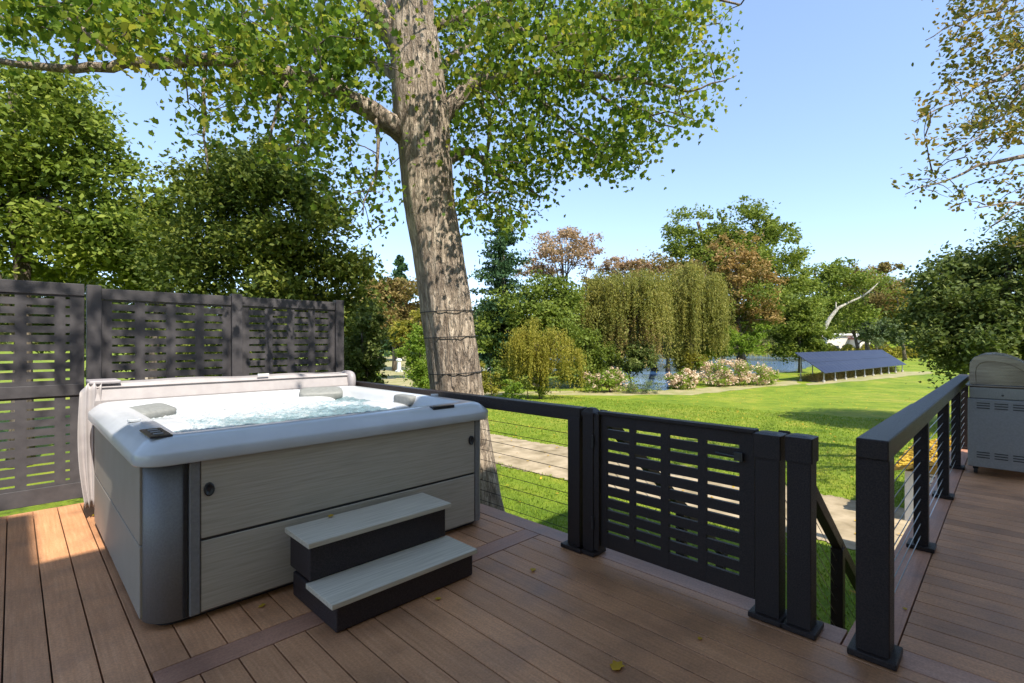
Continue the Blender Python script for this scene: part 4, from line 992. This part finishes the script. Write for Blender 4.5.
n = 16000; tt = rng.uniform(.3, LEN-.3, n); ss = rng.uniform(.25, 1.0, n)*dep
P = np.array([[A0.x+dirv.x*t+nrm.x*q, A0.y+dirv.y*t+nrm.y*q, G1] for t, q in zip(tt, ss)]); P[:,2] += rng.uniform(.02,.62,n)
tag(np_mesh('weeds', leaf_verts(P, .16*rng.uniform(.6,1.4,n), NARROW, droop=(1,.5)), 4, F['browngreen']), 'rough brown weeds growing in the shade under the solar panels', 'weeds', kind='stuff')
def grow_twigs(b, base, cl, r0=.011):
    """joins every leaf clump to the nearest limb or to an earlier clump, so twigs fork instead of fanning"""
    BP_ = np.array([tuple(p) for p in base]); C2 = np.array([tuple(c) for c in cl])
    dmin = np.array([np.min(np.linalg.norm(BP_-c, axis=1)) for c in C2]); order = np.argsort(dmin)
    nodes = list(BP_)
    for i in order:
        A_ = np.array(nodes); dist = np.linalg.norm(A_-C2[i], axis=1); j = int(np.argmin(dist))
        s_ = Vector(A_[j]); c = Vector(C2[i]); L_ = dist[j]
        m1 = s_.lerp(c,.35)+Vector((random.gauss(0,.06)*L_, random.gauss(0,.06)*L_, .10*L_)); m2 = s_.lerp(c,.7)+Vector((random.gauss(0,.05)*L_, random.gauss(0,.05)*L_, .07*L_))
        k_ = min(1, .35+L_); b.tube([s_, m1, m2, c], [r0*k_, r0*.8*k_, r0*.55*k_, r0*.35*k_], 3, False)
        nodes += [np.array(m1), np.array(m2), C2[i]]
# ------------------------------------------------------------------ main maple beside the deck
mt = empty('maple_tree', at(482,590,6.2), 'large maple with a thick dappled trunk beside the deck and canopy over the tub', 'tree')
mt.location.z = G0
TD = 6.2
path = [(484,592,.55),(478,550,.46),(472,510,.405),(463,440,.355),(458,395,.335),(452,345,.325),(446,300,.325),(438,250,.325),(429,200,.325),(425,150,.335),(421,110,.35),(417,70,.33),(412,30,.31),(406,-20,.29),(398,-90,.25),(392,-180,.20),(388,-280,.14),(380,-380,.08)]
pts = [at(px, py, TD) for px, py, r in path]
# dense rings with fluting
def dense(pts, rad, k=4):
    P_, R_ = [], []
    for i in range(len(pts)-1):
        for s in range(k):
            t = s/k; P_.append(pts[i].lerp(pts[i+1], t)); R_.append(rad[i]*(1-t)+rad[i+1]*t)
    return P_+[pts[-1]], R_+[rad[-1]]
P_, R_ = dense(pts, [p[2]*.965 for p in path], 5)
b = MB(); n = 44; rings = []
for i, (p, r) in enumerate(zip(P_, R_)):
    ring_ = []
    for t in range(n):
        a = 2*math.pi*t/n
        fl = 1+.035*math.sin(a*5+i*.07)+.022*math.sin(a*11+i*.21+1)+.012*math.sin(a*17-i*.3)+.05*math.exp(-i/9)*math.sin(a*4)+random.gauss(0,.008)
        ring_.append((p.x+r*fl*math.cos(a), p.y+r*fl*math.sin(a), p.z))
    rings.append(ring_)
b.loft(rings); b.build('trunk', M['bark'], mt, True)
limbs = [
 [(412,140,6.2,.15),(375,113,5.9,.12),(340,92,5.6,.10),(290,72,5.2,.08),(220,60,4.9,.062),(130,65,4.7,.05),(50,68,4.6,.036),(-60,50,4.5,.015)],
 [(405,50,6.2,.17),(375,8,6.0,.13),(335,-40,5.8,.10),(250,-90,5.6,.08),(120,-130,5.3,.05),(-40,-160,5.2,.02)],
 [(436,125,6.3,.12),(470,82,6.4,.095),(515,76,6.5,.065),(565,72,6.5,.05),(625,78,6.5,.033),(690,92,6.5,.016),(735,78,6.5,.006)],
 [(430,30,6.5,.055),(485,5,6.7,.045),(560,-15,6.7,.045),(650,-20,6.7,.03),(740,5,6.6,.012)],
 [(440,165,6.4,.07),(470,150,6.7,.05),(500,178,6.9,.035),(540,195,7.0,.012)],
 [(425,130,6.6,.10),(430,80,7.4,.08),(470,40,8.3,.06),(520,10,9.2,.03)],
 [(415,90,6.6,.10),(370,60,7.4,.08),(310,50,8.2,.05),(240,40,8.8,.025)],
 [(403,-60,6.1,.16),(360,-250,5.2,.12),(280,-520,4.2,.08),(150,-900,3.4,.05)],
 [(403,-60,6.1,.15),(470,-230,5.6,.11),(600,-420,5.2,.07),(760,-600,5.0,.03)],
 [(398,-120,6.2,.12),(380,-280,7.2,.09),(330,-330,8.6,.05)],
 [(130,65,4.7,.04),(95,40,4.6,.03),(60,10,4.5,.02),(20,-30,4.5,.01)],
 [(375,113,5.9,.026),(378,165,5.8,.016),(362,215,5.7,.006)],
 [(205,58,4.9,.02),(202,100,4.85,.015),(207,175,4.8,.006)],
 [(290,72,5.2,.03),(278,110,5.15,.02),(268,150,5.1,.008)],
 [(75,68,4.7,.02),(82,30,4.7,.015),(60,-20,4.7,.008)],
 [(515,76,6.5,.035),(560,120,6.6,.022),(610,160,6.6,.01)],
 [(565,72,6.5,.03),(620,110,6.5,.02),(680,128,6.5,.008)],
 [(485,15,6.4,.04),(540,40,6.3,.028),(620,30,6.2,.01)],
 [(340,92,5.6,.05),(310,40,5.7,.03),(260,10,5.8,.012)],
 [(470,82,6.4,.05),(490,120,6.5,.03),(485,200,6.6,.01)],
]
b = MB(); bpts = []
for li in limbs:
    q = [at(a, c, d) for a, c, d, r in li]; P2, R2_ = dense(q, [r for *_, r in li], 4)
    P2 = [p+Vector((random.gauss(0,1), random.gauss(0,1), random.gauss(0,1)))*.012 for p in P2]
    b.tube(P2, R2_, 9); bpts += [(p, r) for p, r in zip(P2, R2_)]
b.build('limbs', M['bark'], mt, True)
pads = [(30,12,70,26,4.8,50),(110,18,80,30,4.9,70),(200,22,80,34,5.2,95),(290,40,70,46,5.5,120),(250,92,55,34,5.2,58),(340,100,48,46,5.8,75),(365,180,28,36,5.8,20),(378,225,16,14,5.8,8),
 (380,30,45,40,5.4,55),(305,135,36,28,5.3,26),(205,112,22,34,4.9,13),(150,60,40,20,4.8,14),
 (475,50,52,52,6.4,110),(540,50,66,52,6.5,130),(610,50,60,48,6.5,105),(665,45,44,44,6.5,55),(705,72,26,20,6.5,12),(500,125,52,48,6.6,95),(560,148,54,38,6.6,75),(608,162,34,22,6.6,28),(648,132,30,17,6.5,17),
 (482,195,30,32,6.7,36),(515,195,26,20,6.8,18),(500,228,20,14,6.7,9),(690,122,18,8,6.5,5),(640,95,50,22,6.5,28),(650,10,70,22,6.6,50),(708,20,20,16,6.6,9),(430,100,26,60,7.3,38),(590,15,80,30,7.5,50),(330,20,60,30,7,50),
 (430,20,50,30,5.6,22)]
cl = []
for px, py, rx, ry, d, cnt in pads:
    for i in range(int(cnt*(.46 if px < 400 else .58))):
        a = random.uniform(0, 6.283); r = math.sqrt(random.random()); qx = px+rx*r*math.cos(a); qy = py+ry*r*math.sin(a); qd = max(4.2, d+max(-1.3, min(1.3, random.gauss(0,.8))))
        if 372 < qx < 468 and qy > -10: qd = random.uniform(6.9, 8.5) if random.random() < .93 else 5.4
        cl.append(at(qx, qy, qd))
n_view = len(cl)
# crown above the picture: a dome round the stem, thinner over the tub
for i in range(950):
    a = random.uniform(0, 6.283); R0 = 5.2*math.sqrt(random.random()); z = random.uniform(5.4, 12.5)
    x_, y_ = 3.6+R0*math.cos(a), 4.8+R0*math.sin(a)
    if (x_-3.6)**2/27+(y_-4.8)**2/27+(z-6.5)**2/38 > 1: continue
    dpt = (x_+y_)/R2
    if dpt > 1 and (z-H)/dpt < .72: continue
    if x_ < 2.6 and random.random() < .5: continue
    if y_ < 3.2 and random.random() < .6: continue
    cl.append(Vector((x_, y_, z)))
for i in range(46):          # sprays above the tub that dapple the fence and its gate
    x_ = random.uniform(-.7, 2.9); t_ = random.uniform(3.0, 5.2)
    cl.append(Vector((x_-.15*t_, 5.8-t_, random.uniform(1.0, 1.9)+1.22*t_)))
C_ = np.array([tuple(c) for c in cl]); per = 31
b = MB(); grow_twigs(b, [p for p, r in bpts], cl, .012)
b.build('twigs', M['bark_far'], mt, True)
P = np.repeat(C_, per, axis=0)+np.clip(rng.normal(size=(len(C_)*per,3)),-1.7,1.7)*np.array([.155,.155,.10])*np.repeat(rng.uniform(.6,1.6,len(C_)), per)[:,None]
np_mesh('crown', leaf_verts(P, .072*rng.uniform(.55,1.3,len(P)), MAPLE, up=.15, fold=.45), 12, F['maple'], mt)
# wires round trunk
for py, cx in ((312,447.5), (337,450.8), (372,455.5)):
    p = at(cx, py, TD); r = .325*1.03
    b = MB(); b.tube([(p.x+r*math.cos(a*math.pi/16), p.y+r*math.sin(a*math.pi/16), p.z+.015*math.sin(a*math.pi/16+2)) for a in range(33)], .006, 5, False)
    tag(b.build('wire', M['wire'], None), {312:'dark wire wrapped round the big trunk, highest of three', 337:'dark wire wrapped round the big trunk, middle of three', 372:'dark wire wrapped round the big trunk, lowest, just above the rail'}[py], 'wire', 'wires round the trunk')

# right-hand tree whose sparse branches hang into the top right corner
rt = empty('broadleaf_tree', at(1250,500,9.5), 'sparse autumn branches of a tree reaching in at the top right corner', 'tree'); rt.location.z = G0
rp = at(1250, 341, 9.5)
b = MB(); tp = [Vector((rp.x, rp.y, G0-.1)), Vector((rp.x, rp.y, 1)), at(1245,150,9.5), at(1235,0,9.5), at(1215,-200,9.5), at(1200,-400,9.5)]
b.tube(tp, [.42,.33,.29,.25,.18,.08], 14); b.build('trunk', M['bark'], rt, True)
rl = [[(1245,200,9.5,.14),(1150,130,9,.09),(1060,150,8.6,.05),(980,165,8.4,.025),(905,195,8.3,.006)],
      [(1240,80,9.5,.13),(1140,20,9,.08),(1050,50,8.8,.05),(985,85,8.7,.025),(915,120,8.6,.006)],
      [(1235,-40,9.5,.12),(1120,-60,9,.08),(1030,-10,8.8,.045),(970,20,8.7,.02),(925,40,8.6,.006)],
      [(1246,260,9.5,.10),(1150,215,8.8,.06),(1060,200,8.6,.03),(975,208,8.5,.008)],
      [(1060,150,8.6,.03),(1020,200,8.5,.015),(985,235,8.4,.005)],[(1050,50,8.8,.03),(1000,120,8.7,.015),(940,165,8.6,.006)],
      [(1150,215,8.8,.04),(1070,235,8.6,.02),(1010,245,8.5,.006)], [(1120,-60,9,.05),(1010,-60,8.8,.03),(950,-20,8.7,.01)]]
b = MB(); rb = []
for li in rl:
    q = [at(a, c, d) for a, c, d, r in li]; P2, R2_ = dense(q, [r for *_, r in li], 5); P2 = [p+Vector((random.gauss(0,1), random.gauss(0,1), random.gauss(0,1)))*.03 for p in P2]; b.tube(P2, R2_, 7); rb += P2
b.build('limbs', M['bark'], rt, True)
RB = np.array([tuple(p) for p in rb]); cl = []
for px, py, rx, ry, cnt in ((985,20,45,28,46),(1010,75,40,40,66),(955,55,25,30,14),(945,120,32,30,16),(985,140,40,25,22),(1010,190,26,18,15),(925,180,24,14,7),(970,200,28,10,7),(1015,240,14,7,4),(1080,80,60,90,120),(1090,230,50,40,50),(1150,0,90,120,120),(975,-30,40,20,26),(1000,120,34,24,24)):
    for i in range(int(cnt*.75)):
        a = random.uniform(0, 6.283); r = math.sqrt(random.random()); cl.append(at(px+rx*r*math.cos(a), py+ry*r*math.sin(a), 8.7+random.gauss(0,.6)))
n0 = len(cl)
while len(cl) < n0+190:      # rest of that crown, right of and above the picture, throws the dapples on the lawn
    q = Vector((15.5+random.gauss(0,1.9), -2.6+random.gauss(0,1.8), 7.2+random.gauss(0,1.8))); dq = (q.x+q.y)/R2
    if (q.x-q.y)/(q.x+q.y) > 1.10 or (q.z-H)/dq > .72: cl.append(q)
C_ = np.array([tuple(c) for c in cl]); b = MB(); grow_twigs(b, rb, cl, .014)
b.build('twigs', M['bark_far'], rt, True)
P = np.repeat(C_, 22, axis=0)+rng.normal(size=(len(C_)*22,3))*.12*np.repeat(rng.uniform(.5,1.6,len(C_)), 22)[:,None]
np_mesh('crown', leaf_verts(P, .085*rng.uniform(.6,1.25,len(P)), OVAL), 6, F['autumn'], rt)

# ------------------------------------------------------------------ leaves lying on deck and step
for (px, py, z, s, lab) in ((95,516,0,.07,'yellow leaf on the sunlit deck boards by the fence gate'), (176,381,0,.0,''), (533,571,0,.05,'small tan leaf lying on the deck boards in front of the left railing'), (617,668,0,.075,'larger curled yellow-green leaf on the deck boards at the bottom edge'), (331,517,.384,.05,'small yellow leaf on the upper tread of the tub steps'), (262,607,0,.045,'small brown leaf under the edge of the tub left of the steps'), (438,600,0,.035,'tiny curled brown leaf right of the steps on the deck'), (905,610,0,.03,'tiny brown leaf on the walkway beside the corner post'), (700,640,0,.03,'tiny dry leaf on the deck boards below the gate')):
    if s == 0: continue
    x_, y_ = gpt(px, py, z)
    k = MAPLE*np.array([random.uniform(.8,1.1), random.uniform(.6,.9)]); a = random.uniform(0, 6.28)
    b = MB(); V = [(x_+s*(px_*math.cos(a)-py_*math.sin(a)), y_+s*(px_*math.sin(a)+py_*math.cos(a)), z+.006+.25*s*abs(py_)+.1*s*px_*px_) for px_, py_ in k]
    b.add(V+[(x, y, zz+.0015) for x, y, zz in V], [tuple(range(12))[::-1], tuple(range(12,24))]+[(i, (i+1) % 12, 12+(i+1) % 12, 12+i) for i in range(12)])
    tag(b.build('fallen_leaf', M['yleaf'], None), lab, 'leaf', 'leaves fallen on the deck')
